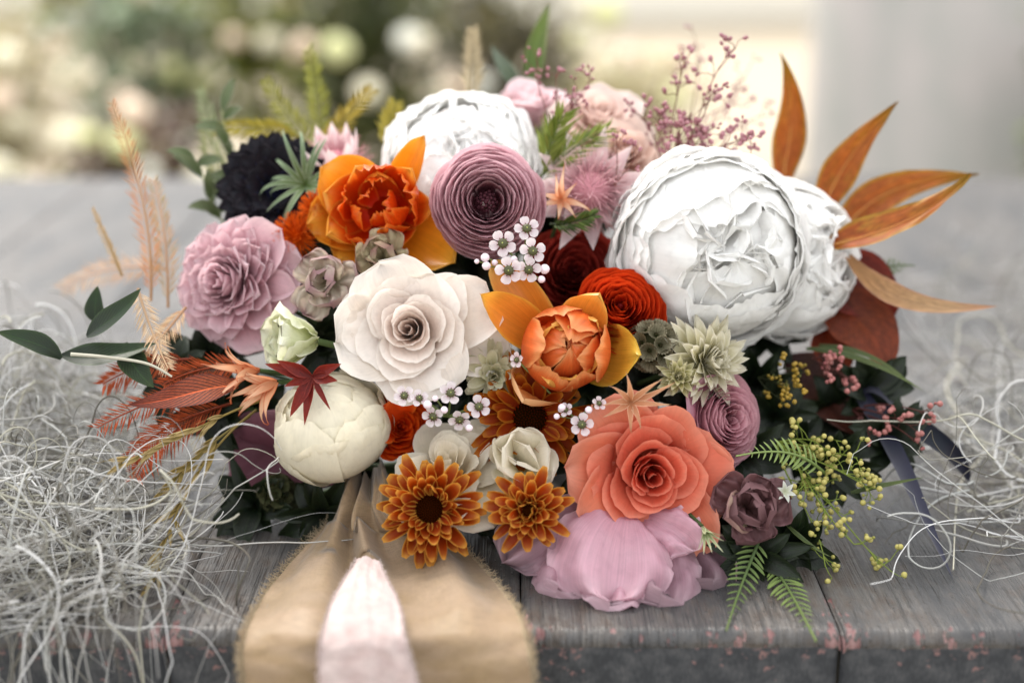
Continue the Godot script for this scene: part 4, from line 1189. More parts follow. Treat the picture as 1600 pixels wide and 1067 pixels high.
func make_mums() -> void:
	var g := "rust orange chrysanthemums in the bouquet"
	var c0 := H("7a1e06")
	var c1 := H("b0420a")
	var c2 := H("f0b04a")
	var a := flower("chrysanthemum", "rust orange chrysanthemum with a dark centre lowest at the front by the silk ribbon", "chrysanthemum", 672, 795, 0.848, Vector3(-0.12, 0.12, 1), g)
	mum(a, 0.0295, [[15, 0.95, 80, 84, -0.12], [15, 0.84, 66, 70, -0.04], [14, 0.70, 50, 54, 0.02], [13, 0.54, 34, 38, 0.06]], 0.16, 1.5, false, c0, c1, c2, 0.33, H("24120c"))
	var b := flower("chrysanthemum", "dark rust chrysanthemum half under the orange tulip", "chrysanthemum", 828, 652, 0.882, Vector3(0.0, 0.05, 1), g)
	mum(b, 0.034, [[16, 0.95, 80, 86, -0.12], [16, 0.82, 66, 70, -0.04], [14, 0.64, 48, 52, 0.02]], 0.13, 1.1, false, H("8e2a0a"), H("a8400c"), H("d0842a"), 0.34, H("1c0e0a"))
	var c := flower("chrysanthemum", "smaller rust chrysanthemum tucked between the cream rose and the coral rose", "chrysanthemum", 826, 797, 0.843, Vector3(-0.1, 0.1, 1), g)
	mum(c, 0.025, [[14, 0.95, 78, 82, -0.1], [13, 0.76, 58, 62, 0.0], [11, 0.56, 38, 42, 0.06], [8, 0.36, 15, 20, 0.08]], 0.17, 1.4, false, c0, c1, c2, 0.18, H("30180c"))
	var w0 := H("c9c287")
	var w1 := H("e8e0bd")
	var w2 := H("f2ecd8")
	var h := "cream chrysanthemums in the bouquet"
	var d := flower("chrysanthemum", "cream chrysanthemum with pointed petals under the largest white peony", "chrysanthemum", 1098, 568, 0.888, Vector3(0.5, 0.1, 0.85), h)
	mum(d, 0.036, [[15, 0.95, 84, 92, -0.1], [16, 0.90, 70, 76, -0.04], [15, 0.82, 56, 62, 0.0], [14, 0.72, 42, 48, 0.03], [13, 0.62, 30, 30, 0.05], [11, 0.52, 18, 12, 0.06], [8, 0.42, 8, -6, 0.07], [5, 0.36, 2, -10, 0.07]], 0.135, 1.2, true, w0, w1, w2, 0.0, w0)
	var e := flower("chrysanthemum", "small cream green chrysanthemum beside the scabiosa pod", "chrysanthemum", 1060, 590, 0.872, Vector3(-0.1, 0.2, 1), h)
	mum(e, 0.016, [[14, 0.95, 76, 82, -0.1], [13, 0.8, 54, 60, 0.0], [11, 0.62, 34, 40, 0.05], [8, 0.44, 12, 16, 0.06]], 0.15, 1.2, true, H("8e8a50"), w0, w1, 0.0, w0)
	var f := flower("chrysanthemum", "pale green cream chrysanthemum squeezed below the white rose", "chrysanthemum", 772, 585, 0.888, Vector3(0.0, -0.1, 1), h)
	mum(f, 0.023, [[13, 0.95, 80, 90, -0.1], [13, 0.82, 62, 68, 0.0], [11, 0.62, 42, 48, 0.05], [8, 0.42, 18, 22, 0.06]], 0.16, 1.1, false, w0, H("ddd8b4"), H("e6e2c8"), 0.0, w0)

func ruffled(t: Node3D, rad: float, n: int, c0: Color, c1: Color, c2: Color, ruf: float) -> void:
	for i in n:
		var tt := (i + 0.5) / n
		part(t, "petal", blade({"nu": 28, "nv": 14, "ph": i * 2.399 + R(-0.3, 0.3), "L": rad * lerpf(0.75, 1.1, tt), "W": rad * lerpf(0.45, 0.62, tt), "th0": lerpf(6.0, 62.0, tt), "th1": lerpf(14.0, 100.0, tt) + R(-12, 12), "cup": R(0.2, 0.9), "m": 0.75, "wb": 0.2, "e": 3.0, "x": 0.45, "ruf": rad * ruf * R(0.8, 1.3), "rf": 2.4, "fold": rad * 0.10, "ff": R(6.0, 11.0), "c0": c0, "c1": c1, "c2": c2, "es": 0.88, "vary": 0.5}), M.petal)
	stem_to_knot(t, 0.002)

func make_odd_flowers() -> void:
	# pink lisianthus at the front
	var a := flower("lisianthus", "large pink lisianthus with drooping veined petals lowest at the front of the bouquet", "lisianthus", 962, 818, 0.856, Vector3(0.0, 0.4, 0.92), "", 0.0)
	var cols := [H("e4acbc"), H("f1c2d0"), H("f7d3dd")]
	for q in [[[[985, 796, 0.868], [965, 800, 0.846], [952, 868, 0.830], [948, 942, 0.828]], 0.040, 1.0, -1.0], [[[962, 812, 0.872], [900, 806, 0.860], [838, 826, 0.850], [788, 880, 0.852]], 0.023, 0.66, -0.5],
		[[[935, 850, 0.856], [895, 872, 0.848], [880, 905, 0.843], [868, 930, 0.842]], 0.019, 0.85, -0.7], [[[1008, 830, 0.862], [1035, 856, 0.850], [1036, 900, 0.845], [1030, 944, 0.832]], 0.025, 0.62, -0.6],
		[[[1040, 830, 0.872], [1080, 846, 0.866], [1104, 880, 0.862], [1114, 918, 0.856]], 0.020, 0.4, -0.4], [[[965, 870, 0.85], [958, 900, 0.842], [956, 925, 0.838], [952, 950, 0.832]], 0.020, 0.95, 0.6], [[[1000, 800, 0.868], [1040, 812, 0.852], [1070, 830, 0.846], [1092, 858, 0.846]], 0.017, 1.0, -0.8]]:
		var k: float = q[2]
		var lb := Buf.new()
		var lp := []
		for v in leaf4(q[0]):
			lp.append(a.transform.affine_inverse() * v)
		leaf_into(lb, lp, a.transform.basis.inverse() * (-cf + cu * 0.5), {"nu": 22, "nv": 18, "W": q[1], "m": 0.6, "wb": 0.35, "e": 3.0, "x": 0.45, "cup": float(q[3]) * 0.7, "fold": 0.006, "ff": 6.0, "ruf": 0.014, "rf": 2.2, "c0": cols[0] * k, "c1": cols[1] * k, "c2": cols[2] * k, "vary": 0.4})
		part(a, "petal", lb.mesh(), M.veiny)
	stem_to_knot(a)
	var b := flower("carnation", "dark mauve ruffled carnation at the lower right between the coral rose and the yellow berries", "carnation", 1165, 792, 0.868, Vector3(0.15, 0.1, 1), "ruffled carnations in the bouquet", 0.5)
	ruffled(b, 0.025, 9, H("6a4a44"), H("7a5658"), H("8f6a6c"), 0.28)
	hand_petal(b, M.petal, 190.0, 0.026, 0.014, 30.0, 60.0, [H("a89a7c"), H("b8a088"), H("a8807c")], {"ruf": 0.005, "rf": 2.2})
	var c := flower("carnation", "ruffled cream carnation edged in mauve left of the white rose", "carnation", 515, 442, 0.905, Vector3(-0.15, 0.1, 1), "ruffled carnations in the bouquet", 2.0)
	ruffled(c, 0.024, 8, H("b0a688"), H("cdbfae"), H("b58e90"), 0.26)
	var d := flower("carnation", "brownish cream carnation under the upper left orange tulip", "carnation", 600, 408, 0.905, Vector3(0.0, 0.3, 1), "ruffled carnations in the bouquet", 3.0)
	ruffled(d, 0.021, 8, H("9a8e6c"), H("b8ab8a"), H("9a7468"), 0.24)
	var e := flower("lisianthus", "wilted mauve lisianthus under the closed cream peony", "lisianthus", 425, 700, 0.935, Vector3(-0.2, 0.2, 1), "")
	for q in [[10, 0.056, 0.022, 70, 96], [60, 0.040, 0.024, 70, 110], [120, 0.036, 0.022, 70, 110], [190, 0.030, 0.022, 60, 95], [260, 0.028, 0.02, 40, 60]]:
		hand_petal(e, M.veiny, q[0], q[1], q[2], q[3], q[4], [H("7c4a58"), H("94606e"), H("a87482")], {"ruf": 0.006, "rf": 1.8, "cup": -0.3})
	stem_to_knot(e)
	var f := flower("lisianthus_bud", "pale green cream lisianthus bud above the peach star flowers", "lisianthus", 462, 530, 0.885, Vector3(-0.85, 0.05, 0.55), "")
	cols = [H("c6cc92"), H("e2e4c0"), H("eeeed8")]
	for q in [[80, 0.034, 0.018, 40, 30], [140, 0.034, 0.017, 38, 40], [200, 0.036, 0.016, 34, 36], [270, 0.034, 0.018, 40, 34], [330, 0.033, 0.017, 38, 20], [20, 0.034, 0.017, 40, 10], [170, 0.030, 0.012, 20, 40], [240, 0.030, 0.012, 18, 36], [110, 0.028, 0.012, 15, 30]]:
		hand_petal(f, M.petal, q[0], q[1], q[2], q[3], q[4], cols, {"y0": -0.014, "ruf": 0.005, "rf": 2.2, "cup": 1.1})
	stem_to_knot(f, 0.0022, Color(0.09, 0.13, 0.05), Vector3(0, -0.014, 0))
	# proteas
	var p0 := H("e8cfd0")
	var p1 := H("e4bcc0")
	var p2 := H("efdfdd")
	var pr := flower("protea", "blushing pink protea with a fuzzy centre left of the largest white peony", "protea", 922, 300, 0.945, Vector3(-0.06, 0.1, 1), "pink proteas in the bouquet")
	for k in 22:
		var s := k % 2
		part(pr, "bract", blade({"nu": 6, "nv": 9, "ph": k * TAU / 22.0 + R(-0.12, 0.12), "L": (0.044 if s else 0.035) * R(0.85, 1.1), "W": 0.0075, "th0": 55.0 if s else 35.0, "th1": (64.0 if s else 34.0) + R(-12, 12), "y0": -0.012, "r0": 0.006, "cup": 0.9, "m": 0.45, "wb": 0.5, "e": 1.2, "x": 0.9, "c0": p1, "c1": p0, "c2": p2}), M.petal)
	fuzzy(pr, "head", Vector3(0, 0.003, 0), 0.0135, 0.0175, 260, 0.0004, H("c08890"), H("e2b8ba"), 1.1)
	stem_to_knot(pr)
	var p3 := flower("protea", "blurred blush protea at the back left above the orange tulip", "protea", 528, 272, 0.985, Vector3(-0.15, 0.85, 0.55), "pink proteas in the bouquet")
	for k in 20:
		var s := k % 2
		part(p3, "bract", blade({"nu": 6, "nv": 9, "ph": k * TAU / 20.0 + R(-0.12, 0.12), "L": (0.046 if s else 0.038), "W": 0.009, "th0": 34.0 if s else 22.0, "th1": (8.0 if s else 2.0) + R(-12, 12), "y0": -0.012, "r0": 0.006, "cup": 0.9, "m": 0.45, "wb": 0.5, "e": 1.2, "x": 0.9, "c0": p1, "c1": p0, "c2": p2}), M.petal)
	fuzzy(p3, "head", Vector3(0, 0.003, 0), 0.013, 0.016, 160, 0.0004, H("c98a94"), H("dba6aa"), 1.1)
	stem_to_knot(p3)
	# black scabiosa
	var bl := flower("scabiosa", "black scabiosa flower behind the pale pink ranunculus", "scabiosa", 432, 300, 0.975, Vector3(-0.05, 0.1, 1), "")
	for q in [[34, 1.0, 60.0, 0.011], [30, 0.86, 45.0, 0.010], [24, 0.66, 30.0, 0.009]]:
		for k in int(q[0]):
			part(bl, "petal", blade({"nu": 5, "nv": 6, "ph": k * TAU / q[0] + R(-0.1, 0.1), "L": 0.042 * q[1], "W": 0.007, "th0": q[2], "th1": q[2] + 25.0 + R(-10, 10), "ruf": 0.003, "rf": 2.0, "cup": 0.6, "m": 0.75, "wb": 0.3, "e": 3.0, "c0": H("14121a"), "c1": H("16131a"), "c2": H("231d24")}), M.plain)
	fuzzy(bl, "centre", Vector3(0, 0.002, 0), 0.013, 0.016, 120, 0.0006, H("1a1a2a"), H("343650"), 0.6)
	stem_to_knot(bl)
	var n := 0
	for q in [[462, 368, 0.93, 0.0085, "orange fuzzy thistle between the pink ranunculus and the orange tulip"], [497, 326, 0.935, 0.007, "smaller orange fuzzy thistle under the curly green bracts"]]:
		var th := flower("thistle", q[4], "thistle", q[0], q[1], q[2], Vector3(-0.1, 0.15, 1), "orange fuzzy thistles")
		fuzzy(th, "head", Vector3.ZERO, q[3] * 0.72, q[3] * 1.25, 240, 0.00035, H("b23a08"), H("e2661a"), 0.9)
		stem_to_knot(th, 0.0015)
	scabiosa_pod("grey green round scabiosa pod right of the yellow edged tulip petal", 1020, 540, 0.886, Vector3(0.05, 0.05, 1), 0.0178, H("5c5a40"), H("a59c84"))
	scabiosa_pod("dark green scabiosa pod under the wilted mauve lisianthus", 432, 770, 0.918, Vector3(-0.2, 0.1, 1), 0.0135, H("3a4428"), H("5c5a40"))
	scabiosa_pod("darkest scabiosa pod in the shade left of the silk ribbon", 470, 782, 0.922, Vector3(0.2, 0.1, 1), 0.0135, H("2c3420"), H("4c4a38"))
	# peach star flowers
	var s0 := H("dd9468")
	var s1 := H("efc4a0")
	var s2 := H("c8663c")
	var g := "peach star shaped flowers"
	star("star_flower", "peach star flower with long narrow petals fanned out at the left below the cream bud", "star flower", 432, 596, 0.885, Vector3(-0.45, -0.15, 0.9), 0.034, [[170, 1.0, 40, 70], [150, 1.05, 42, 74], [130, 1.05, 42, 78], [112, 1.0, 40, 80], [95, 0.9, 36, 74], [190, 0.9, 34, 60], [205, 0.8, 30, 56], [140, 0.8, 20, 50], [165, 0.75, 20, 46]], s0, s1, s2, M.petal, g, 0.095)
	star("star_flower", "peach star flower half open with curled tips left of the dark red leaves", "star flower", 405, 578, 0.888, Vector3(-0.85, 0.0, 0.5), 0.034, [[180, 1.0, 25, 20], [120, 1.0, 25, 30], [240, 0.9, 22, 20], [90, 0.9, 26, 30], [280, 0.9, 22, 10], [0, 0.9, 22, 6], [200, 1.1, 14, 40]], s0, s1, H("cc6c40"), M.petal, g, 0.10)
	star("star_flower", "peach star flower with curled petals beside the pink protea", "star flower", 876, 312, 0.918, Vector3(-0.1, 0.1, 1), 0.023, [[285, 1.25, 30, 50], [330, 0.8, 40, 70], [10, 1.1, 60, 84], [40, 0.9, 50, 80], [85, 0.7, 50, 80], [150, 0.8, 50, 84], [200, 0.8, 46, 76], [245, 0.9, 34, 60]], s0, H("f2d4b8"), H("d88a5c"), M.petal, g, 0.10)
	star("star_flower", "tan peach star flower on top of the coral rose", "star flower", 985, 628, 0.846, Vector3(0.0, 0.2, 1), 0.024, [[350, 1.3, 62, 80], [15, 1.1, 60, 90], [60, 0.8, 60, 96], [95, 0.9, 60, 100], [140, 0.9, 58, 90], [185, 0.8, 50, 80], [230, 0.8, 40, 60], [275, 0.9, 40, 60], [320, 1.1, 50, 60]], H("b87a54"), H("d6a27c"), H("e8c4a2"), M.petal, g, 0.085)
	# dark red pointed leaves in a star over the cream peony
	var r := flower("red_leaf_sprig", "small sprig of dark red pointed leaves before the closed cream peony", "leaf sprig", 488, 588, 0.862, Vector3(-0.1, 0.1, 1), "")
	for q in [[195, 0.030, 0.0042, 70, 90], [205, 0.024, 0.004, 60, 80], [118, 0.028, 0.0042, 75, 95], [98, 0.030, 0.003, 78, 95], [340, 0.022, 0.004, 60, 80], [10, 0.018, 0.004, 60, 84], [60, 0.024, 0.002, 74, 96], [160, 0.018, 0.003, 70, 90]]:
		part(r, "leaf", blade({"nu": 6, "nv": 10, "ph": deg_to_rad(q[0]), "L": q[1], "W": q[2], "th0": q[3], "th1": q[4], "cup": 0.7, "m": 0.42, "wb": 0.15, "e": 1.3, "x": 0.9, "crease": 0.2, "c0": H("6a1a14"), "c1": H("8a2a20"), "c2": H("9c3a2c")}), M.autumn)
	stem_to_knot(r, 0.0012, Color(0.12, 0.03, 0.025))
	# curly pale green bracts
	var cv := flower("curly_bract", "curly grey green bracts between the black scabiosa and the blush protea", "bract", 478, 290, 0.955, Vector3(-0.1, 0.3, 1), "")
	for k in 16:
		part(cv, "bract", blade({"nu": 4, "nv": 14, "ph": k * TAU / 16.0 + R(-0.2, 0.2), "L": 0.044 * R(0.8, 1.2), "W": 0.0019, "th0": 40.0, "th1": 200.0 * R(0.6, 1.2), "tk": 1.6, "swing": R(-0.6, 0.6), "cup": 0.5, "m": 0.3, "wb": 0.5, "e": 1.2, "x": 0.9, "c0": H("4a5a30"), "c1": H("64745a"), "c2": H("8a967c")}), M.plain)
	stem_to_knot(cv, 0.0015)

func make_small_flowers() -> void:
	waxflower("spray of white waxflowers with green eyes under the mauve ranunculus", spot(818, 420, 0.915),
		[[823, 357, 0.874, 20, Vector3(0.1, 0.3, 1)], [786, 380, 0.872, 22, Vector3(-0.15, 0.1, 1)], [832, 392, 0.868, 21, Vector3(0.2, 0.05, 1)], [795, 422, 0.866, 22, Vector3(-0.1, -0.1, 1)], [826, 421, 0.867, 20, Vector3(0.1, -0.1, 1)]],
		[[758, 402, 0.873, 7], [760, 415, 0.873, 7], [851, 420, 0.870, 8], [846, 436, 0.870, 6], [773, 410, 0.876, 5], [803, 405, 0.872, 6], [745, 408, 0.876, 4]])
	waxflower("spray of white waxflowers with maroon eyes below the white rose", spot(700, 650, 0.89),
		[[704, 614, 0.853, 19, Vector3(0.1, 0.3, 1)], [632, 618, 0.858, 17, Vector3(-0.2, 0.3, 1)], [677, 650, 0.855, 18, Vector3(-0.3, -0.3, 1)], [748, 635, 0.858, 19, Vector3(0.2, 0.1, 1)], [718, 655, 0.856, 18, Vector3(0.1, -0.4, 0.8)], [655, 622, 0.857, 15, Vector3(0.1, 0.4, 0.8)]],
		[[668, 632, 0.853, 7], [680, 622, 0.853, 5], [694, 640, 0.852, 6], [733, 668, 0.856, 6]])
	waxflower("few small white waxflowers on the edge of the coral rose", spot(900, 655, 0.875),
		[[909, 663, 0.848, 19, Vector3(0.1, 0.1, 1)], [884, 640, 0.855, 12, Vector3(-0.2, 0.3, 0.8)], [936, 630, 0.852, 12, Vector3(0.3, 0.4, 0.8)], [808, 562, 0.856, 13, Vector3(-0.6, 0.1, 0.8)]],
		[[878, 636, 0.853, 6], [920, 640, 0.851, 6], [870, 650, 0.855, 5]])
	var pk := H("a07076")
	var pk2 := H("864e54")
	var st := H("6a4038")
	var gp := "dusty pink gypsophila sprays"
	berries("gypsophila_spray", "dusty pink gypsophila spray rising above the largest white peony", "gypsophila", spot(1045, 270, 0.97), [spot(1070, 95, 0.955), spot(1150, 75, 0.95), spot(1110, 150, 0.945), spot(1160, 215, 0.94), spot(1180, 245, 0.935), spot(1030, 190, 0.95), spot(1060, 215, 0.94), spot(1100, 205, 0.94), spot(1000, 180, 0.96), spot(1080, 175, 0.945)], 10, 0.018, 0.0015, pk, pk2, st, gp, 1.4)
	berries("gypsophila_spray", "blurred pink gypsophila spray behind the gypsophila over the white peony", "gypsophila", spot(1070, 260, 1.06), [spot(1090, 75, 1.07), spot(1165, 120, 1.07), spot(1190, 180, 1.05), spot(1120, 170, 1.06)], 6, 0.022, 0.0013, pk, pk2, st, gp, 1.3)
	berries("gypsophila_spray", "small pink gypsophila spray over the green needle sprig", "gypsophila", spot(868, 205, 0.96), [spot(870, 110, 0.95), spot(905, 145, 0.945), spot(840, 105, 0.96), spot(925, 125, 0.96), spot(895, 165, 0.95)], 6, 0.014, 0.0012, pk, pk2, st, gp, 1.3)
	berries("gypsophila_spray", "single pink gypsophila twig left of the largest white peony", "gypsophila", spot(960, 290, 0.93), [spot(965, 205, 0.925), spot(1000, 235, 0.92)], 4, 0.012, 0.0012, pk, pk2, st, gp, 1.3)
	var pb := H("a06862")
	berries("pepperberry_sprig", "pink pepper berries above the yellow berries at the right", "berries", spot(1270, 560, 0.94), [spot(1310, 560, 0.925), spot(1300, 585, 0.92), spot(1330, 595, 0.925)], 6, 0.010, 0.0017, pb, H("9c5a5a"), H("4a2a24"), "sprigs of pink pepper berries")
	berries("pepperberry_sprig", "pink pepper berries over the navy ribbon", "berries", spot(1330, 640, 0.945), [spot(1450, 645, 0.91), spot(1425, 665, 0.912), spot(1360, 690, 0.91), spot(1430, 690, 0.91)], 5, 0.011, 0.0018, pb, H("8e5450"), H("4a2a24"), "sprigs of pink pepper berries")
	berries("berry_branch", "large branch of small yellow green berries at the lower right", "berries", spot(1215, 690, 0.905), [spot(1275, 690, 0.89), spot(1340, 715, 0.885), spot(1360, 765, 0.88), spot(1300, 790, 0.875), spot(1290, 885, 0.858), spot(1390, 890, 0.855), spot(1335, 850, 0.862), spot(1260, 770, 0.875), spot(1320, 740, 0.878)], 10, 0.017, 0.0017, H("aea35e"), H("82803e"), H("6c7a34"), "")
	berries("berry_twig", "dark twig with tiny yellow flower buds right of the cream chrysanthemum", "berries", spot(1185, 590, 0.93), [spot(1225, 575, 0.915), spot(1240, 610, 0.91), spot(1215, 620, 0.91), spot(1255, 580, 0.92)], 7, 0.011, 0.0014, H("9a7c2c"), H("4a4a1c"), H("2a2c18"), "")
	var ws := flower("small_white_flower", "tiny white star flower beside the dark mauve carnation", "flower", 1226, 768, 0.862, Vector3(0.3, 0.2, 1), "")
	for k in 6:
		part(ws, "petal", blade({"nu": 4, "nv": 6, "ph": k * TAU / 6.0 + 0.3, "L": 0.0075, "W": 0.0016, "th0": 50.0, "th1": 90.0, "m": 0.4, "wb": 0.4, "e": 1.4, "x": 0.8, "cup": 0.6, "c0": H("c8ccac"), "c1": H("e6e8dc"), "c2": H("e8eae2")}), M.petal)
	stem_to_knot(ws, 0.0012)
	var cx := flower("green_calyx", "small pale green calyx with hair thin tips beside the pink lisianthus", "bud", 1098, 822, 0.846, Vector3(0.2, -0.5, 0.8), "")
	for k in 9:
		part(cx, "sepal", blade({"nu": 3, "nv": 7, "ph": k * TAU / 9.0, "L": 0.018 * R(0.8, 1.2), "W": 0.0013, "th0": 12.0, "th1": 40.0, "m": 0.3, "wb": 0.6, "e": 1.2, "x": 0.9, "c0": H("6c7c44"), "c1": H("a8ae84"), "c2": H("c8c8a8")}), M.plain)
	stem_to_knot(cx, 0.0012)

func make_leaves() -> void:
	var rust := [H("a4521e"), H("b8662a"), H("b28a30")]
	var g := "rust orange leaves at the right of the bouquet"
	for q in [
		["upright rust orange leaf behind the gypsophila, topmost of the rust leaves", [[1222, 300, 1.03], [1228, 220, 1.03], [1255, 180, 1.02], [1220, 82, 1.0]], 0.0122, 0],
		["rust orange leaf pointing up and right with a pale midrib", [[1285, 335, 1.0], [1300, 280, 1.0], [1335, 230, 0.99], [1403, 158, 0.97]], 0.0132, 0],
		["rust orange leaf blurred behind the yellow edged one", [[1305, 375, 1.0], [1350, 310, 1.0], [1400, 280, 1.0], [1530, 272, 0.99]], 0.0138, 0],
		["rust and yellow leaf curving right in front of the other rust leaves", [[1290, 385, 0.95], [1340, 370, 0.945], [1430, 360, 0.94], [1518, 272, 0.93]], 0.0128, 1]]:
		var l := thing("autumn_leaf", q[0], "leaf", spot(q[1][0][0], q[1][0][1], q[1][0][2]), Basis(), g)
		var o := {"nu": 8, "nv": 18, "W": q[2], "m": 0.42, "wb": 0.3, "e": 1.25, "x": 0.85, "crease": 0.3, "cup": 0.35, "twist": R(-0.5, 0.5), "fold": 0.0012, "ff": 7.0, "ruf": 0.004, "rf": 1.5, "c0": rust[0], "c1": rust[1], "c2": rust[2], "vary": 1.2 if q[3] else 0.6}
		leaf_part(l, "blade", leaf4(q[1]), -cf + cu * (0.7 if q[3] else 0.15) - cr * 0.2, M.autumn, o)
		var rb := leaf4(q[1])
		for k in 4:
			rb[k] = rb[k] - l.position - cf * 0.0006
		part(l, "midrib", tubed(curve3(rb, 12), 0.0007, 0.0002, 4, H("c08a50"), H("b0682c")), M.stem)
		part(l, "stem", tubed(curve3([Vector3.ZERO, (knot - l.position) * 0.2, (knot - l.position) * 0.6, knot - l.position], 6), 0.0012, 0.0014, 4, H("6a3a20"), H("4a3020")), M.stem)
	var l2 := thing("autumn_leaf", "narrow tan leaf curling right below the rust leaves", "leaf", spot(1325, 400, 0.955), Basis(), g)
	leaf_part(l2, "blade", leaf4([[1325, 400, 0.955], [1370, 470, 0.95], [1440, 490, 0.95], [1560, 478, 0.94]]), -cf + cu * 0.4, M.autumn, {"nu": 8, "nv": 18, "W": 0.0085, "m": 0.4, "wb": 0.3, "e": 1.2, "x": 0.85, "crease": 0.5, "c0": H("b88a5c"), "c1": H("c4a078"), "c2": H("c09070")})
	for q in [["dark maroon leaf under the right side of the white peonies", [[1275, 420, 0.985], [1320, 430, 0.985], [1370, 460, 0.98], [1395, 500, 0.975]], 0.025, "5c1c12", "7a2a1a"],
		["dark brown red leaf hanging below the maroon leaf", [[1270, 470, 0.98], [1330, 480, 0.975], [1375, 520, 0.965], [1385, 580, 0.955]], 0.022, "6a2c16", "803a1e"],
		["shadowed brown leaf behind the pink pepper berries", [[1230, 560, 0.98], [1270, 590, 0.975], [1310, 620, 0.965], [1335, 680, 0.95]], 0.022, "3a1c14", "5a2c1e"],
		["rust red leaf low behind the largest peony", [[1280, 500, 0.985], [1300, 520, 0.985], [1310, 560, 0.98], [1300, 600, 0.97]], 0.016, "6a2210", "8a3a1e"]]:
		var l := thing("autumn_leaf", q[0], "leaf", spot(q[1][0][0], q[1][0][1], q[1][0][2]), Basis(), g)
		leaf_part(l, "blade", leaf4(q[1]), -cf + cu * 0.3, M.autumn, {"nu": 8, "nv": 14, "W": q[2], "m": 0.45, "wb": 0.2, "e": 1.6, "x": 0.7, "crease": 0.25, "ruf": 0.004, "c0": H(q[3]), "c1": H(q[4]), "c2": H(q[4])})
	var vl := thing("veined_leaf", "dark rust leaf with bright veins lying over the red fern at the left", "leaf", spot(365, 605, 0.885), Basis(), "")
	leaf_part(vl, "blade", leaf4([[372, 602, 0.885], [320, 600, 0.88], [270, 630, 0.872], [198, 632, 0.868]]), -cf + cu * 0.9, M.veinleaf, {"nu": 10, "nv": 18, "W": 0.0125, "m": 0.4, "wb": 0.2, "e": 1.3, "x": 0.85, "crease": 0.15, "c0": H("c05a2a"), "c1": H("b04824"), "c2": H("8a3018")})
	# green leaves at the left
	var lg := [H("1c2e14"), H("2c4420"), H("42582c")]
	var gl := "glossy green leaves at the left of the bouquet"
	for q in [["long glossy green leaf reaching to the left edge over the moss", [[95, 560, 0.875], [70, 535, 0.87], [30, 530, 0.865], [-6, 518, 0.86]], 0.0075],
		["glossy green leaf pointing up and right over the tan fern", [[135, 525, 0.885], [150, 512, 0.882], [195, 490, 0.878], [220, 450, 0.875]], 0.0085],
		["small upright dark leaf behind the glossy green leaf", [[150, 502, 0.92], [145, 490, 0.92], [150, 470, 0.92], [152, 446, 0.92]], 0.0065],
		["dark green leaf lying on the moss under the tan twig", [[95, 555, 0.88], [130, 560, 0.882], [180, 560, 0.885], [245, 535, 0.89]], 0.009],
		["dark leaf hanging down behind the tan fern needles", [[195, 535, 0.895], [200, 560, 0.892], [215, 585, 0.888], [240, 605, 0.885]], 0.009]]:
		var l := thing("green_leaf", q[0], "leaf", spot(q[1][0][0], q[1][0][1], q[1][0][2]), Basis(), gl)
		leaf_part(l, "blade", leaf4(q[1]), -cf * 0.8 + cu * 0.6, M.leaf, {"nu": 8, "nv": 14, "W": q[2], "m": 0.42, "wb": 0.15, "e": 1.5, "x": 0.8, "crease": 0.25, "cup": 0.3, "c0": lg[0], "c1": lg[1], "c2": lg[2]})
	var tl := thing("green_leaf", "tall blurred green leaf standing at the back above the pale pink rose", "leaf", spot(835, 125, 1.06), Basis(), "")
	leaf_part(tl, "blade", leaf4([[832, 150, 1.06], [825, 90, 1.06], [842, 50, 1.06], [858, 5, 1.06]]), -cf + cr * 0.5, M.leaf, {"nu": 6, "nv": 12, "W": 0.0085, "m": 0.4, "wb": 0.3, "e": 1.4, "x": 0.9, "crease": 0.3, "c0": H("55702c"), "c1": H("7d9444"), "c2": H("94a45c")})
	var tl2 := thing("green_leaf", "faint grey green leaf at the back left of the tall green leaf", "leaf", spot(800, 140, 1.08), Basis(), "")
	leaf_part(tl2, "blade", leaf4([[812, 140, 1.08], [795, 115, 1.08], [780, 100, 1.08], [768, 70, 1.08]]), -cf + cr * 0.5, M.leaf, {"nu": 6, "nv": 12, "W": 0.007, "m": 0.4, "wb": 0.3, "e": 1.4, "x": 0.9, "crease": 0.3, "c0": H("607050"), "c1": H("8a9880"), "c2": H("98a48c")})
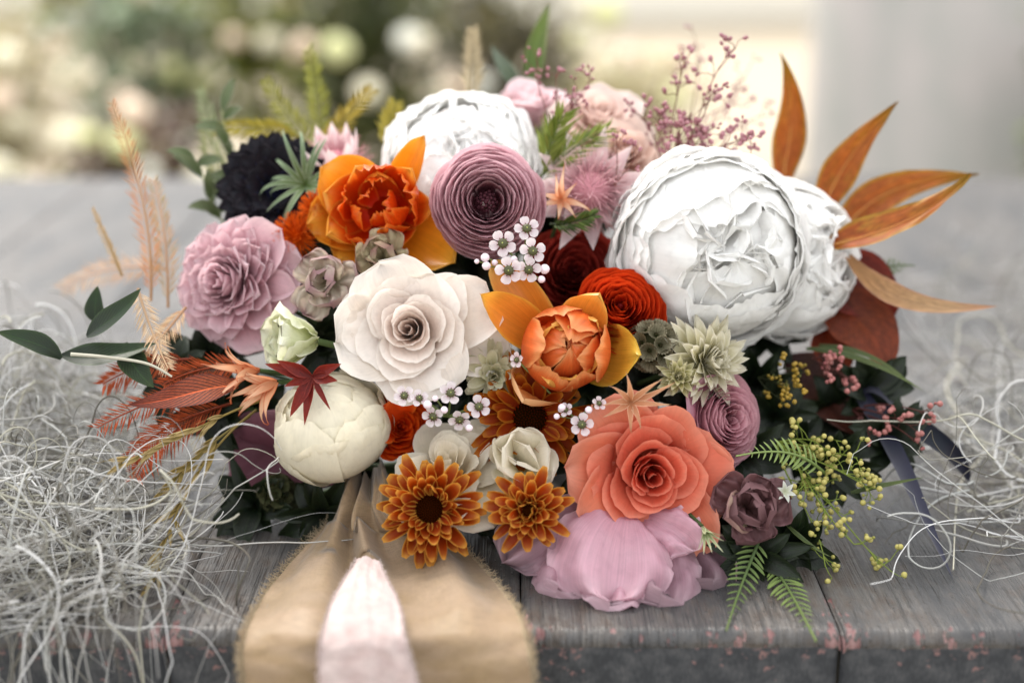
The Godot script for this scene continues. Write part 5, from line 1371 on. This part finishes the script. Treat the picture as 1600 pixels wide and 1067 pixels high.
	# dark leaves filling the bouquet
	var fills := [[470, 430, 0.965, "between the pale pink ranunculus and the cream carnation"], [560, 560, 0.945, "behind the left side of the white rose"], [720, 600, 0.945, "under the right side of the white rose"], [760, 470, 0.96, "between the white rose and the waxflowers"], [900, 390, 0.985, "under the wine red ranunculus"], [1010, 600, 0.94, "behind the scabiosa pod"], [930, 700, 0.93, "behind the coral rose"], [1180, 600, 0.965, "under the large peony near the yellow buds"], [1240, 700, 0.955, "behind the yellow green berries"], [560, 760, 0.955, "in the shade left of the silk ribbon knot"], [400, 640, 0.955, "behind the peach star flowers"], [760, 790, 0.915, "between the two lower rust chrysanthemums"], [1120, 830, 0.895, "in the dark right of the pink lisianthus"], [470, 360, 0.98, "around the orange thistles"], [1060, 480, 0.98, "behind the large white peony"], [330, 560, 0.96, "below the pale pink ranunculus"], [1300, 640, 0.97, "behind the navy ribbon"], [640, 420, 0.965, "behind the upper left orange tulip"], [735, 420, 0.95, "left of the waxflowers with green eyes"], [505, 540, 0.935, "around the green cream bud"], [860, 370, 0.975, "behind the mauve ranunculus"], [690, 690, 0.93, "behind the lower waxflowers"], [1090, 640, 0.93, "behind the cream chrysanthemums"], [560, 380, 0.965, "behind the cream carnation"], [1200, 520, 0.99, "at the foot of the white peonies"], [1290, 720, 0.925, "between the yellow berries and the navy tail"], [1385, 690, 0.935, "under the navy loop"], [1350, 610, 0.955, "behind the pepper berries and the navy loop"], [1235, 850, 0.882, "on the table under the yellow berries"], [505, 800, 0.915, "on the table left of the silk ribbon"], [400, 790, 0.925, "on the table under the dark scabiosa pods"], [1180, 870, 0.868, "between the two fern tips"], [860, 830, 0.885, "on the table right of the silk ribbon"], [1150, 715, 0.915, "behind the lower mauve ranunculus"], [1205, 650, 0.94, "right of the lower mauve ranunculus"], [340, 640, 0.93, "under the red sprays"], [915, 600, 0.905, "between the centre tulip and the coral rose"], [280, 600, 0.935, "under the veined rust leaf"]]
	for q in fills:
		var t := thing("leafy_sprig", "dark leafy sprig deep in the bouquet " + str(q[3]), "leaf sprig", spot(q[0], q[1], q[2]), facing(Vector3(R(-0.3, 0.3), R(-0.3, 0.3), 1)), "dark leafy sprigs filling the bouquet")
		for k in 14:
			part(t, "leaf", blade({"nu": 5, "nv": 8, "ph": k * 2.399 + R(-0.3, 0.3), "L": R(0.022, 0.042), "W": R(0.005, 0.009), "th0": R(20, 50), "th1": R(70, 130), "swing": R(-0.5, 0.5), "cup": 0.4, "ruf": 0.002, "m": 0.45, "wb": 0.15, "e": 1.5, "x": 0.75, "crease": 0.25, "c0": H("101a0c"), "c1": H("1e2c15"), "c2": H("2c3a20")}), M.leaf)
		stem_to_knot(t, 0.002)
	# needle sprays
	var rr := [H("8a3a1e"), H("a8502c")]
	var tan1 := [H("b8895c"), H("c8a070")]
	var tan2 := [H("c49468"), H("a8925c")]
	var gt := "feathery tan sprays at the left of the bouquet"
	sprig("cypress_spray", "tall rusty tan feathery spray standing left of the pale pink ranunculus", "spray", leaf4([[235, 470, 0.95], [240, 380, 0.955], [225, 290, 0.96], [175, 160, 0.96]]), 0.017, 0.55, 120, tan1[0], H("c07848"), gt)
	sprig("cypress_spray", "upright tan spray right beside the pale pink ranunculus", "spray", leaf4([[262, 480, 0.96], [262, 400, 0.965], [258, 350, 0.97], [240, 280, 0.97]]), 0.016, 0.6, 90, tan2[0], tan2[1], gt)
	sprig("cypress_spray", "short tan spray tip at the far left above the twig", "spray", leaf4([[190, 430, 0.955], [175, 390, 0.96], [160, 360, 0.96], [145, 325, 0.96]]), 0.007, 0.5, 46, H("a88858"), H("b89868"), gt)
	sprig("cypress_spray", "tan spray hanging down over the green leaf", "spray", leaf4([[215, 450, 0.90], [225, 490, 0.895], [245, 540, 0.888], [262, 575, 0.885]]), 0.013, 0.75, 80, H("c8a684"), H("d8c0a0"), gt)
	sprig("cypress_spray", "tan spray with wide needles below the pale pink ranunculus", "spray", leaf4([[290, 480, 0.92], [270, 500, 0.91], [250, 545, 0.90], [190, 560, 0.895]]), 0.012, 0.7, 76, H("c09470"), H("d4b894"), gt)
	sprig("cypress_spray", "blurred pale orange spray far left of the pale pink ranunculus", "spray", leaf4([[260, 420, 1.02], [200, 410, 1.03], [150, 420, 1.04], [95, 450, 1.05]]), 0.018, 0.7, 80, H("cfa07a"), H("d8b490"), gt)
	var gr := "rust red feathery sprays at the lower left"
	for q in [["rust red spray pointing left, longest of the red ones", [[380, 590, 0.905], [300, 600, 0.895], [220, 630, 0.885], [150, 668, 0.875]]], ["rust red spray below the veined leaf", [[360, 630, 0.91], [290, 650, 0.895], [240, 670, 0.885], [196, 720, 0.872]]], ["rust red spray above the veined leaf", [[380, 570, 0.905], [330, 570, 0.90], [290, 580, 0.893], [255, 600, 0.888]]], ["rust red spray tip hanging lowest beside the seed heads", [[330, 640, 0.905], [270, 670, 0.89], [230, 700, 0.88], [212, 745, 0.868]]], ["dark rust spray under the green leaves", [[300, 560, 0.92], [230, 565, 0.91], [190, 580, 0.905], [160, 600, 0.90]]]]:
		sprig("cypress_spray", q[0], "spray", leaf4(q[1]), 0.0165, 0.74, 74, rr[0], rr[1], gr, 0.00055)
	var gy := "green yellow feathery sprays at the back left"
	for q in [["yellow green spray tallest at the back left", [[500, 230, 1.03], [500, 180, 1.04], [497, 130, 1.05], [480, 75, 1.06]], "8a8a3c"], ["yellow green spray slanting left behind the black scabiosa", [[490, 240, 1.02], [470, 200, 1.03], [440, 170, 1.04], [415, 125, 1.05]], "8c8a40"], ["golden spray slanting right above the blush protea", [[495, 235, 1.03], [520, 200, 1.03], [550, 170, 1.03], [580, 140, 1.03]], "a08c3c"], ["golden green spray lying left of the blush protea", [[470, 215, 1.02], [430, 200, 1.02], [390, 195, 1.02], [340, 200, 1.02]], "9a8c34"], ["pale grey green spray behind the black scabiosa", [[400, 300, 1.05], [360, 260, 1.05], [340, 220, 1.05], [310, 140, 1.06]], "8a946c"], ["pale green spray left of the black scabiosa", [[370, 330, 1.03], [345, 280, 1.03], [330, 250, 1.03], [320, 190, 1.04]], "96986c"], ["faint straw spray in the middle of the back", [[735, 165, 1.07], [738, 130, 1.07], [740, 90, 1.07], [738, 45, 1.07]], "b8a888"], ["golden tip right above the back of the blush protea", [[600, 230, 1.02], [605, 200, 1.02], [610, 185, 1.02], [618, 160, 1.02]], "9c9040"]]:
		sprig("juniper_spray", q[0], "spray", leaf4(q[1]), 0.016, 0.65, 100, H(q[2], 0.8), H(q[2], 1.15), gy, 0.0006, 0.7)
	for q in [["grey green leafy twig rising behind the black scabiosa", [[390, 330, 1.0], [370, 280, 1.0], [350, 220, 1.01], [345, 160, 1.03]]], ["small grey green twig left of the black scabiosa", [[350, 350, 1.0], [330, 320, 1.0], [320, 280, 1.0], [300, 240, 1.0]]]]:
		var p: Array = leaf4(q[1])
		var t := thing("leafy_twig", q[0], "twig", p[0], Basis(), "grey green twigs at the back left")
		var pp := []
		for k in 4:
			pp.append(p[k] - p[0])
		part(t, "stem", tubed(curve3(pp, 10), 0.001, 0.0005, 4, H("6a7048"), H("8a9060")), M.stem)
		for k in 12:
			var v := 0.1 + 0.9 * k / 12.0
			var a: Vector3 = (pp[0] as Vector3).bezier_interpolate(pp[1], pp[2], pp[3], v)
			var d := Vector3(R(-1, 1), R(-0.2, 1), R(-0.6, 0.6)).normalized() * R(0.016, 0.026)
			var b := Buf.new()
			leaf_into(b, [a, a + d * 0.3 + cu * 0.003, a + d * 0.7 + cu * 0.003, a + d], -cf, {"nu": 4, "nv": 7, "W": 0.0042, "m": 0.4, "wb": 0.2, "e": 1.4, "x": 0.8, "crease": 0.25, "c0": H("66784a"), "c1": H("8c9a70"), "c2": H("a0aa84")})
			part(t, "leaf", b.mesh(), M.leaf)
	sprig("pine_sprig", "bright green needle sprig in front of the pink roses at the top", "pine sprig", leaf4([[850, 270, 0.955], [855, 240, 0.95], [862, 215, 0.945], [880, 180, 0.94]]), 0.030, 0.4, 64, H("5c6c2c"), H("8a9448"), "", 0.0009, 0.9)
	sprig("pine_sprig", "green needle sprig spreading right beside the pink protea", "pine sprig", leaf4([[840, 280, 0.95], [870, 250, 0.945], [900, 225, 0.94], [950, 200, 0.94]]), 0.026, 0.42, 54, H("54642c"), H("8a9448"), "", 0.0007, 0.9)
	sprig("pine_sprig", "dark green needle sprig under the peach star flower by the protea", "pine sprig", leaf4([[860, 350, 0.93], [880, 352, 0.92], [900, 345, 0.915], [930, 335, 0.91]]), 0.016, 0.45, 60, H("2c3a1a"), H("5a6a34"), "", 0.0007, 0.9)
	fern("green fern tip hanging left of the other one at the foot of the bouquet", leaf4([[1190, 835, 0.862], [1172, 880, 0.852], [1155, 920, 0.836], [1135, 985, 0.793]]), 13, 0.0105, H("36462a"), H("5a6a3a"), -cf + cu)
	fern("green fern tip hanging over the table edge below the berries", leaf4([[1205, 880, 0.86], [1225, 905, 0.845], [1245, 940, 0.82], [1276, 1002, 0.785]]), 14, 0.0115, H("36462a"), H("66763e"), -cf + cu)
	fern("pale green fern tip above the dark mauve carnation", leaf4([[1290, 740, 0.885], [1250, 700, 0.872], [1210, 700, 0.865], [1150, 712, 0.855]]), 13, 0.010, H("5a6a38"), H("7c8c54"), -cf + cu * 0.4)
	fern("small dark fern tip right of the large peony", leaf4([[1340, 440, 0.985], [1370, 420, 0.985], [1395, 410, 0.985], [1430, 415, 0.985]]), 10, 0.011, H("2c3a20"), H("4a5834"), -cf + cu)
	for q in [["long green grass blade pointing right over the pepper berries", [[1260, 545, 0.95], [1330, 550, 0.94], [1390, 575, 0.93], [1445, 612, 0.92]], 0.003], ["second green grass blade above the long one", [[1280, 540, 0.955], [1340, 545, 0.945], [1380, 560, 0.94], [1425, 600, 0.93]], 0.0025], ["thin green grass blade under the yellow green berries", [[1230, 820, 0.868], [1250, 840, 0.86], [1275, 860, 0.855], [1300, 870, 0.85]], 0.0016], ["short green blade right of the yellow green berries", [[1330, 770, 0.885], [1370, 760, 0.882], [1400, 755, 0.88], [1445, 745, 0.878]], 0.0022]]:
		var l := thing("meadow_grass", q[0], "grass", spot(q[1][0][0], q[1][0][1], q[1][0][2]), Basis(), "green grass blades at the right")
		leaf_part(l, "blade", leaf4(q[1]), -cf + cu, M.leaf, {"nu": 4, "nv": 14, "W": q[2], "m": 0.3, "wb": 0.5, "e": 1.3, "x": 0.9, "crease": 0.4, "c0": H("4c5c2c"), "c1": H("6c7c3c"), "c2": H("74844a")})
	oat("dry grass seed head curving down to the table between moss and bouquet", leaf4([[400, 640, 0.895], [330, 690, 0.875], [270, 780, 0.86], [243, 900, 0.838]]), 17, H("b8a068"), H("7c6a38"))
	oat("dry grass seed head pointing left over the moss", leaf4([[410, 625, 0.89], [340, 645, 0.872], [280, 690, 0.858], [195, 720, 0.848]]), 15, H("c4ac78"), H("86743e"))
	oat("short dry grass seed head between the two longer ones", leaf4([[390, 650, 0.895], [340, 680, 0.878], [300, 720, 0.868], [262, 760, 0.86]]), 11, H("a89058"), H("6c6034"))

func make_moss() -> void:
	moss_heap("big heap of pale grey curly moss over the left front of the table", [[-60, 660, 190, 1000, 540, 0.06], [-60, 660, 110, 780, 220, 0.12], [60, 740, 260, 960, 130, 0.018], [-40, 900, 230, 985, 70, 0.03]], 200)
	moss_heap("heap of pale curly moss over the right end of the table", [[1490, 610, 1680, 830, 170, 0.05], [1430, 600, 1560, 720, 36, 0.025], [1570, 740, 1690, 930, 50, 0.02], [1450, 430, 1680, 560, 90, 0.04]], 110)
	var c := H("b4b0a0")
	single_strand("single curled moss strand looping on the table left of the silk ribbon", [on_table(290, 640, 0.03), on_table(298, 690, 0.012), on_table(320, 715, 0.004), on_table(345, 700, 0.008), on_table(370, 690, 0.010), on_table(400, 710, 0.005), on_table(444, 782, 0.002)], 0.0008, c)
	single_strand("long moss strand running from the heap up to the moss loop", [on_table(240, 905, 0.004), on_table(270, 860, 0.003), on_table(310, 825, 0.004), on_table(340, 795, 0.012), on_table(352, 770, 0.010)], 0.0007, c * 0.9)
	single_strand("pale moss strand bent like a hook beside the navy tail", [on_table(1510, 560, 0.02), on_table(1480, 600, 0.03), on_table(1500, 650, 0.03), on_table(1540, 700, 0.012), on_table(1500, 760, 0.008), on_table(1490, 890, 0.003)], 0.0008, c)
	single_strand("straight pale moss twig crossing the left leaves", [spot(110, 553, 0.872), spot(170, 558, 0.874), spot(230, 568, 0.876), spot(268, 588, 0.88)], 0.0012, c)
